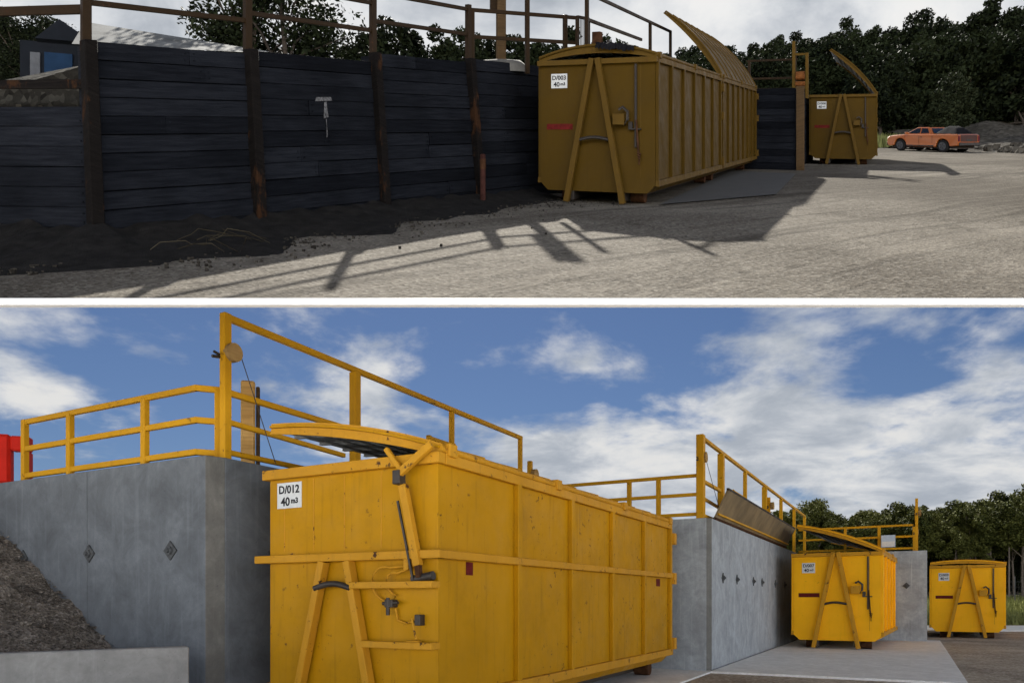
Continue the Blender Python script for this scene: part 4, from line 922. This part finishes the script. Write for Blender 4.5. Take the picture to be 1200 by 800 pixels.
# --- orange ute
def ute():
    rz = R(180-68)     # local +x is forward
    t = thing('ute', up_loc(26.3,46.4), rz, 'orange ute parked at the edge of the gravel yard before the forest', 'ute')
    rk = rake_for(rz)
    def B(m,n,mat,par=t,bev=0): return m.build(n,mat,par,rk,bev)
    wx = (1.50,-1.48); wr = .37
    prof = [(-2.50,.42)]
    for cx in (wx[1],wx[0]):
        prof += [(cx+.45*math.cos(math.pi-math.pi*k/10), .36+.45*math.sin(math.pi*k/10)) for k in range(11)]
        if cx == wx[1]: prof += [(cx+.5,.30),(wx[0]-.5,.30)]
    prof += [(2.35,.30),(2.48,.50),(2.46,.78),(2.30,.93),(1.95,1.00),(1.15,1.06),(-2.40,1.10),(-2.50,1.02)]
    m = MB(); n = len(prof)
    for s in (1,): 
        vs = [(x,-.93,z) if z < .95 else (x,-.90,z) for x,z in prof]+[(x,.93,z) if z < .95 else (x,.90,z) for x,z in prof]
        m.add(vs,[tuple(range(n))[::-1],tuple(range(n,2*n))]+[(i,(i+1)%n,n+(i+1)%n,n+i) for i in range(n)])
    body = B(m,'body',ORANGE,t,.03)
    # cabin
    bot = [(1.15,.84),(-.62,.84)]; 
    m = MB(); vs = []
    for x,y,z in ((1.20,.84,1.05),(.38,.68,1.50),(-.42,.68,1.50),(-.72,.84,1.08)): vs += [(x,-y,z),(x,y,z)]
    m.add(vs,[(0,1,3,2),(2,3,5,4),(4,5,7,6),(0,2,4,6),(1,7,5,3),(0,6,7,1)]); cab = B(m,'cab',ORANGE,t,.03)
    for s in (-1,1):
        def P(x,z): y = .84-(z-1.06)/(1.5-1.06)*.16; return (x,s*(y+.006),z)
        m = MB(); m.poly([P(.98,1.12),P(.42,1.43),P(.14,1.44),P(.14,1.12)]); B(m,'window',GLASS,cab)
        m = MB(); m.poly([P(.06,1.12),P(.06,1.44),P(-.34,1.43),P(-.52,1.14)]); B(m,'window',GLASS,cab)
        m = MB(); m.box(.88,1.02,*sorted((s*.90,s*1.08)),1.05,1.20); B(m,'mirror',ORANGE,t,.02)
        m = MB(); m.box(-.10,.02,*sorted((s*.93,s*.945)),.88,.92); B(m,'door_handle',DARKST)
        m = MB(); m.box(.12,.135,*sorted((s*.93,s*.934)),.38,.98); m.box(-.80,-.785,*sorted((s*.93,s*.934)),.5,.98); B(m,'door_seam',DARKST)
        m = MB(); m.box(-.9,1.0,*sorted((s*.93,s*.942)),.33,.40); B(m,'side_step',DARKST)
        m = MB(); m.box(2.30,2.47,*sorted((s*.55,s*.88)),.70,.84); B(m,'headlight',LAMPW,t,.02)
        m = MB(); m.box(-2.515,-2.48,*sorted((s*.76,s*.91)),.66,1.00); B(m,'tail_light',LAMPR,t,.01)
        for cx in wx:
            m = MB(); m.tube([(cx,s*.68,wr),(cx,s*.72,wr),(cx,s*.90,wr),(cx,s*.93,wr)],[wr*.92,wr,wr,wr*.92],20); wt = B(m,'wheel',RUBBER)
            m = MB(); m.tube([(cx,s*.925,wr),(cx,s*.94,wr)],.24,16); B(m,'rim',ALLOY,wt)
            m = MB()
            for k in range(5):
                a = k*1.2566; m.bar((cx+.06*math.cos(a+.6),s*.944,wr+.06*math.sin(a+.6)),(cx+.2*math.cos(a+.6),s*.944,wr+.2*math.sin(a+.6)),.05,.01,(0,1,0))
            B(m,'rim_gap',DARKST,wt)
    m = MB(); m.add([(1.17,-.72,1.10),(1.17,.72,1.10),(.44,.62,1.49),(.44,-.62,1.49)],[(0,1,2,3)]); m.v = [(x+.02,y,z+.012) for x,y,z in m.v]; B(m,'windscreen',GLASS,cab)
    m = MB(); m.poly([(-.72,-.66,1.14),(-.72,.66,1.14),(-.50,.58,1.44),(-.50,-.58,1.44)]); B(m,'rear_window',GLASS,cab)
    m = MB(); m.box(-2.60,-2.50,-.88,.88,.42,.60); B(m,'rear_bumper',DARKST,t,.02)
    m = MB(); m.box(-2.508,-2.49,-.72,.72,.64,1.05); B(m,'tailgate',plain('ute_tailgate_shaded',(.06,.022,.01),.4,.2,.1,4,0),t,.004)  # ute orange darkened, the rear's shade put into the colour
    m = MB(); m.box(-2.512,-2.507,-.22,.22,.46+.22,.80); B(m,'plate_recess',DARKST)
    m = MB(); m.box(2.36,2.53,-.9,.9,.34,.58); B(m,'front_bumper',DARKST,t,.03)
    m = MB(); m.box(-2.3,2.2,-.75,.75,.22,.40); B(m,'chassis',DARKST)
    ld = thing('tarp_load', up_loc(26.3,46.4), rz, 'black tarpaulin load lying in the tray of the orange ute', 'load')
    m = MB(); vs = []; rr = random.Random(3); G = 14
    for j in range(9):
        for i in range(G+1):
            x = -.85-1.45*i/G; y = -.78+1.56*j/8; e = min(1,4*(i/G),4*(1-i/G),3*(j/8)+.0,3*(1-j/8)); vs.append((x,y,1.12+.42*max(0,e)+.05*rr.uniform(-1,1)*max(0,e)))
    m.add(vs,[(j*(G+1)+i,j*(G+1)+i+1,(j+1)*(G+1)+i+1,(j+1)*(G+1)+i) for j in range(8) for i in range(G)],True); B(m,'tarp',TARP,ld)
ute()

# --- forest on the hill and bushes behind the walls
rnd = random.Random(77)
protoU = [make_tree('forest_tree','dark bushy tree in the forest on the hill above the gravel yard','tree','dark trees on the hill above the yard',s,h_,1.6,rx_,rz_,LEAF_U,BARKD,cl,lv*3,.14,.18,2) for s,h_,rx_,rz_,cl,lv in ((41,6.5,2.6,3.0,36,90),(42,7.6,2.8,3.6,40,90),(43,5.6,2.4,2.6,32,90),(44,8.4,2.4,4.0,38,90))]
us = []
def hill_add(x, y): return max(0,(y-60))*.19*max(0,min(1,(x-5)/30))
for y, n_, a0, a1 in ((60,13,.47,.76),(64,20,.32,.76),(68,30,.06,.76),(73,36,.0,.76),(79,38,.0,.76),(86,40,.0,.76)):
    for i in range(n_):
        k = a0+(a1-a0)*(i+.5+rnd.uniform(-.3,.3))/n_; us.append((k*y,y+rnd.uniform(-1.6,1.6)))
m = MB(); nxh, nyh = 40, 20; vs = []
for j in range(nyh+1):
    for i in range(nxh+1):
        x, y = -10+78*i/nxh, 56+40*j/nyh; vs.append((x,y,yard_z(x,y)-.1+hill_add(x,y)+(.2*nz(x,y,.3) if j else -.2)))
m.add(vs,[(j*(nxh+1)+i,j*(nxh+1)+i+1,(j+1)*(nxh+1)+i+1,(j+1)*(nxh+1)+i) for j in range(nyh) for i in range(nxh)],True)
tag(m.build('hill', plain('forest_floor',(.03,.034,.018),.95,0,.5,1,.5)), kind='structure')
for k, (x, y) in enumerate(us):
    o = protoU[k] if k < 4 else copy_tree(protoU[k%4]); o.location = (x,y,yard_z(x,y)+hill_add(x,y)-.2); o.rotation_euler.z = rnd.uniform(0,6.28)
    s = rnd.uniform(.82,1.08)*(1.0+.25*max(0,min(1,(x/y-.35)/.3))); o.scale = (s,s,s*rnd.uniform(.9,1.1))
lone = make_tree('young_tree','rounded young tree standing in front of the forest behind the ute','tree',None,55,5.4,1.2,1.7,2.5,leafmat('olive_leaves',(.012,.017,.009),(.034,.043,.021)),BARKD,40,240,.10,.12,1)
lone.location = (32.4,54.6,yard_z(32.4,54.6))
# shrubs and small trees on the terrace behind the old wall
bush0 = make_tree('bush','broad dark bush behind the second bay of the sleeper wall','bush',None,61,4.3,1.2,1.9,1.7,LEAF_U,BARKD,60,260,.055,.10,3)
bush0.location = (-6.3,19.5,yard_z(-6.3,19.5)+1.45); bush0.scale = (1.15,1.1,1.0)
for k, (x, y, sc_, lb) in enumerate(((-13.2,18.4,.62,'low dark bush left of the small shed at the far left'),(-11.4,18.0,.52,'smaller dark bush close beside the small shed'))):
    o = copy_tree(bush0); o['label'] = lb; o.location = (x,y,yard_z(x,y)+1.9); o.scale = (sc_*1.3,sc_,sc_)
shr = [make_tree('small_tree','small round dark tree on the skyline behind the old wall','tree','small trees on the skyline behind the old wall',s,h_,1.0,r_,h_*.36,LEAF_U,BARKD,26,200,.10,.12,2) for s,h_,r_ in ((71,4.6,1.6),(72,5.2,1.5),(73,4.0,1.7))]
sk = []
for i in range(26):
    k = -.27+.40*i/25; y = 40+rnd.uniform(-3,3); sk.append((k*y,y))
for i in range(7): y = 30+rnd.uniform(-2,2); k = -.74+.15*i/6; sk.append((k*y,y))
m = MB(); ring = [(-34,26),(-20,24),(-4,33),(9,40),(13,52),(0,60),(-34,60)]
m.poly([(x,y,yard_z(x,y)+1.2) for x,y in ring]); tag(m.build('upper_field', plain('field_green',(.04,.05,.02),.95,0,.5,1,.5)), kind='structure')
for k, (x, y) in enumerate(sk):
    o = shr[k] if k < 3 else copy_tree(shr[k%3]); o.location = (x,y,yard_z(x,y)+1.1); o.rotation_euler.z = rnd.uniform(0,6.28); s = rnd.uniform(.8,1.15); o.scale = (s,s,s)
